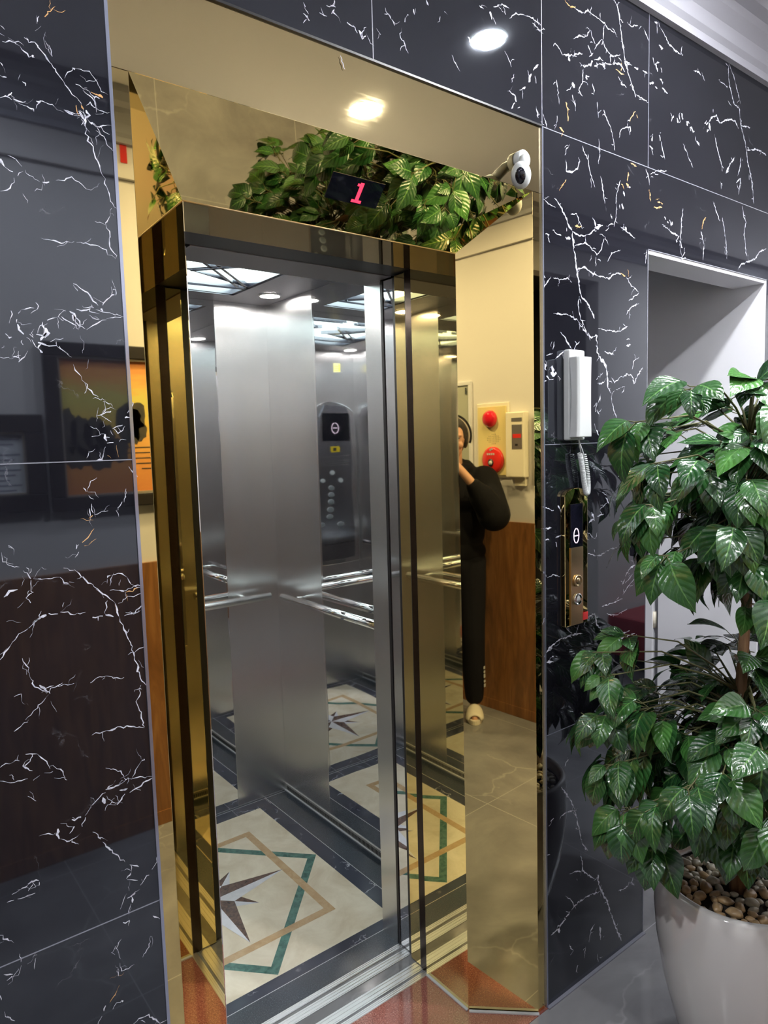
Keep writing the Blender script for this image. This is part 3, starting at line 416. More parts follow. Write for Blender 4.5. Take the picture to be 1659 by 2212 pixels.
# security camera
sc=thing('security_camera','white dome security camera at the right end of the gold header','camera',(1.372,.003,2.30))
bm=nb();lathe(bm,[(.0,0),(.021,0),(.022,-.004),(.022,-.018),(.019,-.021),(.0,-.021)],32,(1.400,.003,2.306),axis='Y');a=obj('mount_plate',bm,M['white_plastic'])
bm=nb();tube(bm,[(1.400,-.012,2.306),(1.385,-.030,2.296),(1.362,-.044,2.270)],[.013,.013,.013],16);d=obj('bracket_arm',bm,M['white_plastic'])
rt=Vector((-.74,-.56,-.36)).to_track_quat('Y','Z').to_matrix()
bm=nb();cc=V3((1.352,-.046,2.248));ell(bm,cc,(.024,.026,.031),rt,28,18);b_=obj('camera_body',bm,M['white_plastic'],smooth=True)
bm=nb();ell(bm,cc+V3((-.74,-.56,-.36)).normalized()*.0125,(.0165,.0145,.0225),rt,24,16);e_=obj('lens_window',bm,M['black_glass'],smooth=True)
bm=nb();ell(bm,cc+V3((-.74,-.56,-.36)).normalized()*.024+V3((0,0,.004)),(.005,.004,.005),rt);g2=obj('lens',bm,M['chrome'],smooth=True)
plist([a,d,b_,e_,g2],sc)
# ---------------------------------------------------------------- sills and doors
bm=nb()
def ribs(bm,x0,x1,y0,y1,groove=(.45,.6),z=.0):
    w=y1-y0;ys=[y0,y0+w*groove[0],y0+w*groove[1],y1]
    box(bm,x0,x1,ys[0],ys[1],-.02,z);box(bm,x0,x1,ys[2],ys[3],-.02,z);box(bm,x0,x1,ys[1],ys[2],-.02,z-.006,1)
    for k in range(3):
        for a_,b2 in((ys[0],ys[1]),(ys[2],ys[3])):
            y=a_+(b2-a_)*(k+.5)/3;box(bm,x0,x1,y-.0016,y+.0016,z,z+.0012)
ribs(bm,.45,1.45,.3122,.376,(.28,.42),.001)
sill=obj('landing_sill',bm,[M['alu'],M['dark_gap']]);tag(sill,'ribbed aluminium landing sill between red granite and lift gap','door sill')
struct(B1('wall_shaft',(XI0-.2,XI1+.3,.376,.412,-.4,-.012),M['dark_gap']))
def shaft_side(name,x0,x1): return struct(B1(name,(x0,x1,.16,.33,0,ZI+.05),M['dark_gap']))
# landing doors retracted into the wall
def door(name,label,x0,x1,y0,y1,mt,edge,z1=ZI-.004):
    t=thing(name,label,'door',((x0+x1)/2,(y0+y1)/2,.003))
    p=[B1('door_panel',(x0,x1,y0,y1,.004,z1),mt,bevel=.001)]
    for (ex0,ex1,ey0,ey1) in edge: p.append(B1('gap_shade_strip',(ex0,ex1,ey0,ey1,.004,z1),M['dark_gap']))  # dark strips filling the door gaps, their shade given as colour
    plist(p,t);return t
door('landing_door','gold mirror landing door leaf slid open on the right side of the lift',1.3125,1.60,.3475,.397,M['gold'],[(1.3105,1.3125,.3475,.3495)])
door('landing_door','gold mirror landing door leaf slid open on the left side of the lift',.25,.572,.338,.405,M['gold'],[])
door('car_door','stainless lift car door leaf slid open on the right',1.3255,1.565,.4205,.4655,M['steel_mirror_flat'],[(1.3235,1.60,.3985,.4195),(1.3225,1.3255,.466,.4765)])
door('car_door','stainless lift car door leaf slid open on the left',.355,.70,.419,.449,M['steel_mirror_flat'],[])
struct(B1('trim_reveal_seal',(1.3095,1.45,.3185,.3465,0,ZI),M['brown_edge']))
struct(B1('wall_shaft_front_right',(XI1+.006,1.7,.15,.30,0,ZI-.001),M['dark_gap']))
struct(B1('wall_shaft_front_left',(.2,XI0-.006,.15,.33,0,ZI-.001),M['dark_gap']))
struct(B1('wall_shaft_head',(.2,1.7,YS,.417,ZI+.001,ZI+.12),M['black']))
struct(B1('wall_shaft_left',(.1,.2,T,1.9,0,2.6),M['darkroom']));struct(B1('wall_shaft_right',(1.7,1.8,T,1.9,0,2.6),M['darkroom']));struct(B1('wall_shaft_back',(.1,1.8,1.9,2.0,0,2.6),M['darkroom']))
# ---------------------------------------------------------------- lift car
CL,CR,YF,YR,ZT=.34,1.5696,.5588,1.6202,2.24
YJ=.474;XO=.712;XO1=1.3245
car=thing('lift_car','open stainless lift car with mosaic marble floor and lit ceiling','lift car',((CL+CR)/2,1.05,0));P=[]
# floor mosaic
bm=nb()
def q4(pts,z,mi):
    f=bm.faces.new([bm.verts.new((x,y,z)) for x,y in pts]);f.material_index=mi
box(bm,CL-.01,CR+.01,YJ,YR+.01,-.03,0,0)
cx,cy=.953,1.075;cr=(.515,1.391,.602,1.549)
def rect(x0,x1,y0,y1,z,mi): q4([(x0,y0),(x1,y0),(x1,y1),(x0,y1)],z,mi)
rect(.455,1.455,YF,1.612,.0002,1)       # navy marble frame
for a in(.455,1.455): rect(a-.0012,a+.0012,YF,YR,.0003,7)
rect(CL,CR,YF-.001,YF+.0012,.0003,7);rect(CL,CR,1.611,1.6135,.0003,7)
for k in range(1,7): 
    x=.455+k*.1657;rect(x-.0006,x+.0006,1.552,1.612,.0003,7)
rect(*cr,.0004,2)
def ring(pts,w,mi,z):
    # pts closed polygon CCW, band of width w inside
    c0=V3((sum(p[0] for p in pts)/4,sum(p[1] for p in pts)/4))
    n=len(pts)
    ins=[]
    for i in range(n):
        a=Vector(pts[i-1]);b=Vector(pts[i]);c_=Vector(pts[(i+1)%n])
        d1=(b-a).normalized();d2=(c_-b).normalized();n1=Vector((-d1.y,d1.x));n2=Vector((-d2.y,d2.x))
        bis=(n1+n2).normalized();ins.append(b+bis*(w/max(.2,bis.dot(n1))))
    for i in range(n):
        j=(i+1)%n;q4([pts[i],pts[j],tuple(ins[j]),tuple(ins[i])],z,mi)
gx,gy=.436,.468
ring([(cx+gx,cy),(cx,cy+gy),(cx-gx,cy),(cx,cy-gy)],.030,4,.0006)
ring([(cx-.31,.750),(cx+.31,.750),(cx+.31,1.404),(cx-.31,1.404)],.030,3,.0008)
# green band shows over the tan one at the upper crossings of each side
def star(Lb,wb,off,z):
    for k in range(4):
        a=off+k*PI/2;d=Vector((math.cos(a),math.sin(a)));n_=Vector((-d.y,d.x))
        tip=Vector((cx,cy))+d*Lb
        bL=Vector((cx,cy))+(d+n_).normalized()*wb;bR=Vector((cx,cy))+(d-n_).normalized()*wb;c0=Vector((cx,cy))
        f=[c0,bR,tip];q4([tuple(p) for p in f],z,6)
        f=[c0,tip,bL];q4([tuple(p) for p in f],z,5)
star(.170,.062,PI/4,.0010);star(.285,.078,0,.0012)
P.append(obj('mosaic_floor',bm,[M['dk_granite'],M['dk_marble'],M['cream'],M['tan'],M['green'],M['brown'],M['star_white'],M['joint']]))
bm=nb();ribs(bm,CL+.2,CR,.413,YJ,(.5,.68),.001);P.append(obj('car_sill',bm,[M['alu'],M['dark_gap']]))
# walls
def W(name,c,mt): P.append(B1(name,c,mt,bevel=.0008));return P[-1]
t_=.02
W('corner_panel',(CL,CL+.22,YR,YR+t_,0,ZT),M['steel']);W('corner_panel',(1.322,CR+t_,YR,YR+t_,0,ZT),M['steel'])
W('mirror_panel',(CL+.2205,1.3215,YR,YR+t_,0,ZT),M['steel_mirror'])
W('corner_panel',(CR,CR+t_,1.245,YR-.0005,0,ZT),M['steel']);W('mirror_panel',(CR,CR+t_,.7605,1.2445,0,ZT),M['steel_mirror']);W('corner_panel',(CR,CR+t_,YF-.05,.76,0,ZT),M['steel'])
W('corner_panel',(CL-t_,CL,1.265,YR,0,ZT),M['steel']);W('mirror_panel',(CL-t_,CL,.7605,1.2645,0,ZT),M['steel_mirror']);W('corner_panel',(CL-t_,CL,YF-.05,.76,0,ZT),M['steel'])
W('front_return',(XO1,CR,YJ+.003,YF,0,ZT),M['steel']);W('front_return',(CL,XO,YJ+.003,YF,0,ZT),M['steel'])
W('door_header',(XO,XO1,YJ-.05,YF,ZI,ZT+.0),M['steel_matte'])
# car ceiling: soffit ring, lit centre, bars
bm=nb();LX0,LX1,LY0,LY1=.56,1.35,.76,1.49
box(bm,CL,CR,YF,LY0,ZT,ZT+.03);box(bm,CL,CR,LY1,YR,ZT,ZT+.03);box(bm,CL,LX0,LY0,LY1,ZT,ZT+.03);box(bm,LX1,CR,LY0,LY1,ZT,ZT+.03)
P.append(obj('ceiling_soffit',bm,M['steel_dark']))
P.append(B1('lit_ceiling_panel',(LX0-.01,LX1+.01,LY0-.01,LY1+.01,ZT+.0305,ZT+.04),M['panel_lit']))
def bar(a,b,w=.012):
    a=V3((*a,ZT+.012));b=V3((*b,ZT+.012));d=(b-a).normalized();n_=V3((-d.y,d.x,0))*w/2
    bm=nb();prism(bm,[a-n_,b-n_,b+n_,a+n_],V3((0,0,-.008)),V3((0,0,.008)));P.append(obj('ceiling_bar',bm,M['steel_dark']))
for (kx,ky) in((LX1,1.36),(LX0,1.36),(LX1,.89),(LX0,.89)):
    sx=-1 if kx==LX1 else 1;sy=-1 if ky>1.1 else 1
    bar((kx,ky),(kx+sx*.30,ky+sy*.32));bar((kx+sx*.045,ky-sy*.0),(kx+sx*.345,ky+sy*.32));bar((kx,ky+sy*.01),(kx+sx*.32,ky+sy*.17),.008)
    bar((kx,ky-sy*.01),(kx+sx*.36,ky-sy*.02),.006);bar((kx,ky-sy*.03),(kx+sx*.36,ky-sy*.055),.006)
for x in(LX0,LX1): bar((x,LY0),(x,LY1),.022)
for y in(LY0,LY1): bar((LX0,y),(LX1,y),.012)
for (x,y) in((1.475,1.41),(.435,1.41),(1.475,.66),(.435,.66)):
    bm=nb();lathe(bm,[(.0,0),(.040,0),(.040,-.003),(.0,-.003)],28,(x,y,ZT-.0005));P.append(obj('ceiling_lamp',bm,M['lamp_car']))
    bm=nb();lathe(bm,[(.040,.0),(.050,0),(.048,-.004),(.0405,-.005)],28,(x,y,ZT-.0005));P.append(obj('lamp_ring',bm,M['chrome']))
# handrails
def rail(a,b,out):
    a=V3(a);b=V3(b);bm=nb();tube(bm,[a,b],.0165,20);r=obj('handrail',bm,M['chrome']);P.append(r)
    for f in(.09,.91):
        p=a.lerp(b,f);bm=nb();tube(bm,[p,p+V3((0,0,-.002))+V3(out)],.007,12);k=obj('rail_bracket',bm,M['chrome']);k.parent=r
rail((1.50,1.452,.966),(1.50,.72,.966),(.07,0,0));rail((1.49,1.55,.957),(.42,1.55,.957),(0,.07,0));rail((.41,1.452,.966),(.41,.72,.966),(-.07,0,0))
# ventilated kick strip at the foot of the right and left walls
for x,s in((CR,-1),(CL,1)):
    bm=nb();x0,x1=sorted((x,x+s*.004));box(bm,x0,x1,YF,YR,.0,.034,0);x0,x1=sorted((x+s*.004,x+s*.0052))
    n=120
    for k in range(n):
        y=YF+.01+(YR-YF-.02)*k/n;box(bm,x0,x1,y,y+.0042,.010,.026,1)
    x0,x1=sorted((x,x+s*.010));box(bm,x0,x1,YF,YR,0,.005,2)
    P.append(obj('vent_strip',bm,[M['vent_metal'],M['dark_gap'],M['joint']]))
# operating panel on the left front return
cp=nb();py=YF+.0005
XA,XB=.352,.698;oc=(XA+XB)/2
out=[(XA,.83),(XA,1.74)]+[(oc-(XB-XA)/2*math.cos(t),1.80+.095*math.sin(t)*1.0) for t in [PI*k/14 for k in range(1,14)]]+[(XB,1.74),(XB,.83)]
prism(cp,[V3((x,py,z)) for x,z in out],V3((0,0,0)),V3((0,.018,0)))
pan=obj('operating_panel',cp,M['steel_mirror_flat'],bevel=.004);P.append(pan)
inn=[]
cp=nb();prism(cp,[V3((x,py+.018,z)) for x,z in [(.395,.86),(.395,1.80),(.43,1.875),(.60,1.875),(.645,1.80),(.675,1.45),(.675,.86)]],V3((0,0,0)),V3((0,.008,0)));ip=obj('panel_face',cp,M['steel_dark'],bevel=.003);inn.append(ip)
yf=py+.026
cp=nb();box(cp,.408,.622,yf,yf+.002,1.652,1.824);inn.append(obj('panel_screen',cp,M['black_glass']))
def hlogo(bm,cx_,cz,rx,rz,y0,y1,sx=1,w=.0022,wb=None):
    n=28
    for k in range(n):
        if k in(6,20): continue
        a,b=2*PI*k/n,2*PI*(k+1)/n
        p=[V3((cx_+rx*math.cos(a),0,cz+rz*math.sin(a))),V3((cx_+rx*math.cos(b),0,cz+rz*math.sin(b))),V3((cx_+(rx-w)*math.cos(b),0,cz+(rz-w)*math.sin(b))),V3((cx_+(rx-w)*math.cos(a),0,cz+(rz-w)*math.sin(a)))]
        prism(bm,p,V3((0,y0,0)),V3((0,y1,0)))
    box(bm,cx_-rx*.6,cx_+rx*.6,y0,y1,cz-w*.5,cz+w*.5)
cp=nb();hlogo(cp,.524,1.728,.029,.032,yf+.002,yf+.0026,w=.0034);inn.append(obj('screen_logo',cp,M['pink_led']))
cp=nb();prism(cp,[V3((.49+.0*k,yf,0))*0+V3(p) for k,p in enumerate([(.492,yf,1.578),(.555,yf,1.578),(.562,yf,1.590),(.562,yf,1.618),(.500,yf,1.618),(.492,yf,1.606)])],V3((0,0,0)),V3((0,.004,0)));box(cp,.520,.545,yf+.004,yf+.0048,1.587,1.609,1);inn.append(obj('alarm_button',cp,[M['yellow'],M['black']],bevel=.001))
for z in(1.545,1.51,1.495,1.48): 
    cp=nb();box(cp,.42,.64,yf,yf+.0018,z,z+.004);inn.append(obj('panel_rib',cp,M['chrome']))
for (x,z,w_) in((.549,1.435,.021),(.630,1.384,.021),(.484,1.385,.020),(.564,1.332,.023),(.569,1.287,.023),(.575,1.244,.023),(.584,1.199,.025),(.591,1.154,.025),(.652,1.103,.020),(.508,1.097,.026)):
    cp=nb()
    for k,(rs,y0,y1) in enumerate(((1,0,.003),(.82,.003,.0055))):
        n=24;prism(cp,[V3((x+w_*rs*math.cos(2*PI*i/n),yf,z+.0165*rs*math.sin(2*PI*i/n))) for i in range(n)],V3((0,y0,0)),V3((0,y1,0)),k)
    box(cp,x-.004,x+.004,yf+.0055,yf+.006,z-.006,z+.006,1) if z<1.34 else None
    inn.append(obj('floor_button',cp,[M['button_grey'],M['button_white']] if z>1.34 else [M['button_white'],M['button_grey']]))
cp=nb();box(cp,.40,.47,yf,yf+.001,.965,1.06)
inn.append(obj('panel_hatch',cp,M['steel_dark']))
cp=nb();box(cp,.40,.64,py+.026,py+.0268,.955,.960);inn.append(obj('hatch_seam',cp,M['black']))
plist(P,car)
for i in inn: i.parent=pan;
for i in inn: i.matrix_parent_inverse=Matrix.Identity(4)
stk=nb();box(stk,.45,.505,YF+.0004,YF+.0014,2.10,2.158,0);box(stk,.455,.463,YF+.0014,YF+.0017,2.106,2.152,1)
for k in range(3): box(stk,.468,.500,YF+.0014,YF+.0017,2.112+k*.013,2.115+k*.013,1)
o=obj('notice_sticker',stk,[M['sticker_yellow'],M['yellow']]);tag(o,'small pale yellow notice sticker above the lift operating panel','sticker')
# ---------------------------------------------------------------- hall call panel
X0,X1,Z0,Z1=1.556,1.656,1.100,1.484
hc=thing('lift_call_panel','tall gold lift call panel with round buttons on the black marble pillar','call panel',(1.606,0,1.1));P=[]
bm=nb();arch=[(X0,Z0),(X0,Z1-.022)]+[(X0+(X1-X0)*(1-math.cos(PI*k/14))/2,Z1-.022+.022*math.sin(PI*k/14)) for k in range(1,14)]+[(X1,Z1-.022),(X1,Z0)]
prism(bm,[V3((x,0,z)) for x,z in arch],V3((0,-.0145,0)),V3((0,0,0)));P.append(obj('back_box',bm,M['gold'],bevel=.002))
P.append(B1('display_window',(1.577,1.630,-.0175,-.0145,1.320,1.440),M['black_glass'],bevel=.0008))
P.append(B1('button_plate',(1.577,1.630,-.0185,-.0145,1.102,1.3195),M['gold_plate'],bevel=.0008))
bm=nb();hlogo(bm,1.600,1.352,.0125,.0215,-.0182,-.0176,w=.0030);P.append(obj('display_logo',bm,M['pink_led']))
for z,lit in((1.226,0),(1.174,1)):
    bm=nb();lathe(bm,[(.0,-.0185),(.0165,-.0185),(.0165,-.0235),(.0135,-.0245),(.0125,-.0225),(.0,-.0225)],32,(1.6025,0,z),axis='Y');b0=obj('call_button',bm,M['chrome'] if lit else M['gold_plate'],smooth=False);P.append(b0)
    bm=nb();lathe(bm,[(.0,-.0226),(.009,-.0226),(.009,-.0234),(.0,-.0234)],24,(1.6025,0,z),axis='Y');b1=obj('button_cap',bm,M['white_plastic'] if lit else M['gold_plate']);b1.parent=b0
plist(P,hc)
o=relabel_origin(B1('square_sticker',(1.628,1.650,-.0195,-.0186,1.110,1.1315),M['sticker_red']),(1.639,-.019,1.110));tag(o,'small bright red square sticker at the foot of the call panel','sticker')
# ---------------------------------------------------------------- interphone handset
ip=thing('interphone','white wall interphone handset hanging above the gold call panel','interphone',(1.60,0,1.62));P=[]
P.append(B1('wall_cradle',(1.566,1.634,-.022,0,1.614,1.856),M['white_plastic'],bevel=.005))
bm=nb()
# handset: long tapered body bowed away from the cradle
n=14
for k in range(n):
    pass
rows=[]
for k in range(n+1):
    t=k/n;z=1.622+t*.212;d=.0235+.007*abs(2*t-1)**2.0;th=.030-.004*math.sin(PI*t)
    wx=.0295+.002*abs(2*t-1)**3
    yb=-.0235-.004*(1-abs(2*t-1)**2);yf_=yb-th
    xc=1.5935
    rows.append([bm.verts.new(p) for p in((xc-wx,yb,z),(xc-wx,yf_+.006,z),(xc-wx+.006,yf_,z),(xc+wx-.006,yf_,z),(xc+wx,yf_+.006,z),(xc+wx,yb,z))])
for a,b in zip(rows,rows[1:]):
    for i in range(6): bm.faces.new([a[i],a[(i+1)%6],b[(i+1)%6],b[i]])
bm.faces.new(rows[0]);bm.faces.new(rows[-1]);P.append(obj('handset',bm,M['white_plastic'],bevel=.002))
bm=nb();path=[]
p0=V3((1.640,-.018,1.613));p1=V3((1.652,-.02,1.55));
def bez(a,b,c_,d,t): return a*(1-t)**3+b*3*t*(1-t)**2+c_*3*t*t*(1-t)+d*t**3
cl=[bez(V3((1.612,-.02,1.578)),V3((1.620,-.025,1.54)),V3((1.628,-.02,1.50)),V3((1.640,-.02,1.470)),k/60) for k in range(61)]
cl+= [bez(V3((1.640,-.02,1.470)),V3((1.654,-.02,1.45)),V3((1.655,-.02,1.51)),V3((1.630,-.02,1.575)),k/60) for k in range(1,61)]
hx=[]
turns=70
for i in range(turns*8):
    t=i/(turns*8)*(len(cl)-1.001);k=int(t);p=cl[k].lerp(cl[k+1],t-k);d=(cl[k+1]-cl[k]).normalized();u=d.cross(V3((0,1,0))).normalized();w_=V3((0,1,0));a=2*PI*i/8
    hx.append(p+(u*math.cos(a)+w_*math.sin(a))*.0058)
tube(bm,[V3((1.587,-.035,1.622)),V3((1.598,-.03,1.60)),hx[0]]+hx+[hx[-1],V3((1.622,-.015,1.60)),V3((1.620,-.012,1.616))],.0017,6);P.append(obj('coiled_cord',bm,M['white_plastic'],smooth=True))
plist(P,ip)
# dark access reader near the pillar edge
rd=thing('card_reader','dark card reader box on the marble beside the passage edge','card reader',(1.935,0,1.252))
plist([B1('reader_body',(1.908,1.962,-.018,0,1.254,1.335),M['black'],bevel=.004),B1('reader_face',(1.913,1.957,-.0195,-.018,1.275,1.33),M['steel_dark'],bevel=.002)],rd)
# ---------------------------------------------------------------- ceiling downlights, with fill lamps added to brighten the lobby
M['fill_lamp_dim']=mat('dim_fill_diffuser',(1,1,1),.5,emis=(.95,.97,1.0),es=480)
def downlight(x,y,label,dim=False):
    t=thing('ceiling_downlight',label,'ceiling light',(x,y,CE),'round ceiling downlights')
    bm=nb();lathe(bm,[(0,-.001),(.054,-.001),(.054,-.004),(0,-.004)],40,(0,0,0));a=obj('lamp_disc',bm,M['fill_lamp_dim'] if dim else M['lamp'],t)
    bm=nb();lathe(bm,[(.054,-.0005),(.066,-.0005),(.065,-.006),(.056,-.010),(.0545,-.005)],40);obj('trim_ring',bm,M['white_plastic'],t)
downlight(1.90,-.57,'round ceiling downlight nearest the marble wall over the lift')
downlight(1.857,-1.216,'round ceiling downlight behind the first, seen in the gold header')
downlight(-.75,-.75,'added unseen fill downlight left of the photographer')  # added out of view to light the walls
downlight(.42,-1.10,'added unseen dim fill downlight almost above the photographer',True)  # added out of view for more ambient light from the left
downlight(5.1,-.75,'added unseen fill downlight at the right end of the lobby')  # added out of view as fill for the right side
downlight(6.2,-1.2,'added unseen fill downlight furthest right by the end wall');downlight(5.6,-.6,'added unseen fill downlight close to the facade at the right end')  # both added out of view to brighten the right part of the back wall
# ---------------------------------------------------------------- things on the opposite wall
# painting
m=M['canvas']=mat('painted_canvas',(.8,.4,.1),.5)
c=coords(m);sp2=m.node_tree.nodes.new('ShaderNodeSeparateXYZ');L(m,c,sp2.inputs[0])
nz=noi(m,coords(m,(3,1,14)),4,5,.6)
h=math_(m,'ADD',math_(m,'DIVIDE',math_(m,'SUBTRACT',sp2.outputs[2],1.447),.549),math_(m,'MULTIPLY',math_(m,'SUBTRACT',nz.outputs[0],.5),.22))
L(m,ramp(m,h,[(0,(.62,.22,.06)),(.22,(.72,.30,.07)),(.40,(.80,.42,.10)),(.52,(.80,.55,.10)),(.70,(.72,.62,.14)),(.85,(.85,.40,.10)),(1,(.70,.20,.06))]),B(m).inputs['Base Color'])
def framed(name,label,cat,x0,x1,z0,z1,fwd,mt):
    t=thing(name,label,cat,((x0+x1)/2,YW,z0));P=[]
    bm=nb();y0,y1=YW+.001,YW+.028
    for c_ in((x0,x1,z1-fwd,z1),(x0,x1,z0,z0+fwd),(x0,x0+fwd,z0+fwd,z1-fwd),(x1-fwd,x1,z0+fwd,z1-fwd)): box(bm,c_[0],c_[1],y0,y1,c_[2],c_[3])
    P.append(obj('picture_frame',bm,M['frame'],bevel=.004))
    bm=nb();f=fwd-.001;g=.008
    for c_ in((x0+f,x1-f,z1-f-g,z1-f),(x0+f,x1-f,z0+f,z0+f+g),(x0+f,x0+f+g,z0+f,z1-f),(x1-f-g,x1-f,z0+f,z1-f)): box(bm,c_[0],c_[1],y0,y1-.008,c_[2],c_[3])
    P.append(obj('inner_liner',bm,M['liner']))
    P.append(B1('picture_sheet',(x0+fwd,x1-fwd,YW+.002,YW+.008,z0+fwd,z1-fwd),mt));return t,P
t,P=framed('landscape_painting','framed sunset landscape painting seen reflected in the left marble','painting',.653,1.52,1.392,2.041,.053,M['canvas'])
bm=nb();rr=random.Random(3);lines_bm=bm
dk=stone('dark_paint_strokes',(.012,.02,.014),(.06,.045,.03),40,.6)
def blob(x,z,w_,h_,mi=0):
    bm=nb();n=18;pts=[]
    for k in range(n):
        a=-2*PI*k/n;r=1+.18*rr.uniform(-1,1);pts.append(V3((x+w_*r*math.cos(a),YW+.0082,z+h_*r*math.sin(a))))
    prism(bm,pts,V3((0,0,0)),V3((0,.0006,0)),mi);P.append(obj('painted_tree',bm,dk))
for x,z,w_,h_ in((.735,1.70,.028,.09),(.78,1.68,.04,.075),(.83,1.685,.045,.065),(.87,1.68,.04,.05),(.76,1.60,.05,.05),(.85,1.60,.06,.05),(.91,1.62,.05,.05),(.965,1.73,.055,.085),(1.00,1.76,.04,.06),(1.01,1.70,.035,.04),(1.28,1.66,.08,.03),(1.40,1.68,.06,.06)): blob(x,z,w_,h_)
bm=nb()
for k in range(5): box(bm,.93+.02*k,1.07,YW+.0083,YW+.009,1.63-.022*k,1.634-.022*k)
P.append(obj('painted_water_lines',bm,dk));plist(P,t)
t,P=framed('framed_certificate','framed printed certificate left of the sunset painting, seen in the marble','certificate',.22,.639,1.400,1.765,.066,M['paper'])
bm=nb()
for k in range(11):
    z=1.675-.019*k
    x1_=.555-.02*((k*7)%3);box(bm,.31,x1_,YW+.0081,YW+.0088,z-.004,z) if k!=2 else None
P.append(obj('printed_lines',bm,M['ink']));plist(P,t)
# fire alarm unit
fa=thing('fire_alarm_unit','yellow fire alarm plate with red lamp and red push station beside the electrical cabinet','fire alarm',(-.09,YW,1.41));P=[]
P.append(B1('backing_frame',(-.205,.032,YW,YW+.010,1.405,1.835),M['ivory'],bevel=.002))
P.append(B1('front_plate',(-.192,.016,YW+.010,YW+.016,1.418,1.815),mat('pale_yellow_enamel',(.80,.66,.30),.4),bevel=.001))
bm=nb();lathe(bm,[(0,0),(.05,0),(.05,.008),(.043,.022),(.028,.034),(0,.038)],32,(-.098,YW+.016,1.745),axis='Y');P.append(obj('alarm_lamp',bm,M['red_lens'],smooth=True))
bm=nb();lathe(bm,[(0,0),(.078,0),(.078,.010),(.066,.018),(.03,.020),(0,.020)],40,(-.078,YW+.016,1.505),axis='Y');st=obj('push_station',bm,M['red'],smooth=True);P.append(st)
bm=nb();lathe(bm,[(0,0),(.021,0),(.021,.003),(0,.003)],24,(-.082,YW+.036,1.492),axis='Y');k1=obj('push_button',bm,M['black'])
bm=nb();lathe(bm,[(0,0),(.013,0),(.013,.002),(0,.002)],20,(-.082,YW+.039,1.489),axis='Y');k2=obj('button_cap',bm,M['white_plastic'])
bm=nb();
for x,z in((-.11,1.535),(-.095,1.535),(-.08,1.535),(-.065,1.535),(-.09,1.560),(-.078,1.565)): box(bm,x,x+.010,YW+.0345,YW+.0368,z,z+.011)
k3=obj('station_lettering',bm,M['white_plastic'])
for k in(k1,k2,k3): k.parent=st
bm=nb()
for i in range(9):
    for j in range(6):
        if (i-4)**2/16+(j-2.5)**2/7<=1.1: lathe(bm,[(0,0),(.0022,0),(.0022,.0006),(0,.0006)],8,(-.12+.0115*i,YW+.016,1.60+.011*j),axis='Y')
P.append(obj('speaker_holes',bm,M['black']));plist(P,fa)
# cream control box to its right
cb=thing('wall_control_box','cream wall control box with grey display and red label right of the fire alarm','control box',(.10,YW,1.40));P=[]
P.append(B1('box_body',(.034,.165,YW,YW+.045,1.408,1.775),M['ivory'],bevel=.006))
P.append(B1('top_slot',(.078,.150,YW+.045,YW+.0465,1.722,1.742),M['steel_matte']))
P.append(B1('display_panel',(.080,.150,YW+.045,YW+.047,1.568,1.705),M['steel_matte'],bevel=.001))
q=B1('red_label',(.088,.145,YW+.047,YW+.048,1.630,1.652),M['red']);P.append(q)
bm=nb();box(bm,.104,.122,YW+.047,YW+.048,1.585,1.597);P.append(obj('key_marks',bm,M['black']))
P.append(B1('cable_duct',(.078,.150,YW,YW+.02,1.36,1.408),M['ivory']));plist(P,cb)
# electrical cabinet
ec=thing('electrical_cabinet','recessed beige electrical cabinet door behind the photographer','cabinet',(-.5,YW,1.30));P=[]
bm=nb();x0,x1,z0,z1=-.80,-.245,1.28,1.975
for c_ in((x0,x1,z1-.022,z1),(x0,x1,z0,z0+.022),(x0,x0+.022,z0+.022,z1-.022),(x1-.022,x1,z0+.022,z1-.022)): box(bm,c_[0],c_[1],YW,YW+.016,c_[2],c_[3])
P.append(obj('cabinet_frame',bm,M['white'],bevel=.002))
d=B1('cabinet_door',(x0+.023,x1-.023,YW,YW+.009,z0+.023,z1-.023),mat('grey_green_enamel',(.42,.43,.36),.4),bevel=.001);P.append(d)
h_=B1('cabinet_lock',(x1-.045,x1-.033,YW+.009,YW+.015,1.90,1.94),M['chrome']);h_.parent=d;plist(P,ec)
o=relabel_origin(B1('red_notice',(1.002,1.028,YW+.0005,YW+.004,2.765,2.834),M['red']),(1.015,YW,2.765));tag(o,'small upright red notice high on the wall opposite the lift','notice')
bn=thing('low_bench','dark red upholstered bench seen only as a reflection in the pillar','bench',(4.8,-1.45,0));plist([B1('bench_seat',(4.2,5.6,-1.68,-1.2,.10,.38),M['bench_red'],bevel=.02)]+[B1('bench_leg',(x,x+.05,y,y+.05,0,.10),M['black']) for x in(4.25,5.5) for y in(-1.65,-1.28)],bn)
# ---------------------------------------------------------------- potted tree
PX,PY=1.765,-.40
pot=thing('flower_pot','tall white glazed ceramic pot holding the leafy tree beside the passage','pot',(PX,PY,0))
bm=nb();lathe(bm,[(0,.0),(.115,0),(.128,.006),(.155,.08),(.182,.19),(.199,.30),(.205,.38),(.204,.44),(.200,.470),(.193,.477),(.185,.477),(.179,.470),(.179,.43),(.0,.43)],72);obj('pot_body',bm,M['pot'],pot,smooth=True)
bm=nb();lathe(bm,[(0,.4305),(.178,.4305),(.178,.440),(0,.440)],48);obj('soil',bm,M['soil'],pot)
rr=random.Random(11);pebs=[]
places=[]
tries=0
while len(places)<110 and tries<9000:
    tries+=1
    r=.174*math.sqrt(rr.uniform(.03,1));a=rr.uniform(0,2*PI);p=Vector((r*math.cos(a),r*math.sin(a)))
    s=rr.uniform(.010,.019)
    if p.length+s*1.05>.175: continue
    if all((p-q_).length>(s+t_s)*.80 for q_,t_s in places): places.append((p,s))
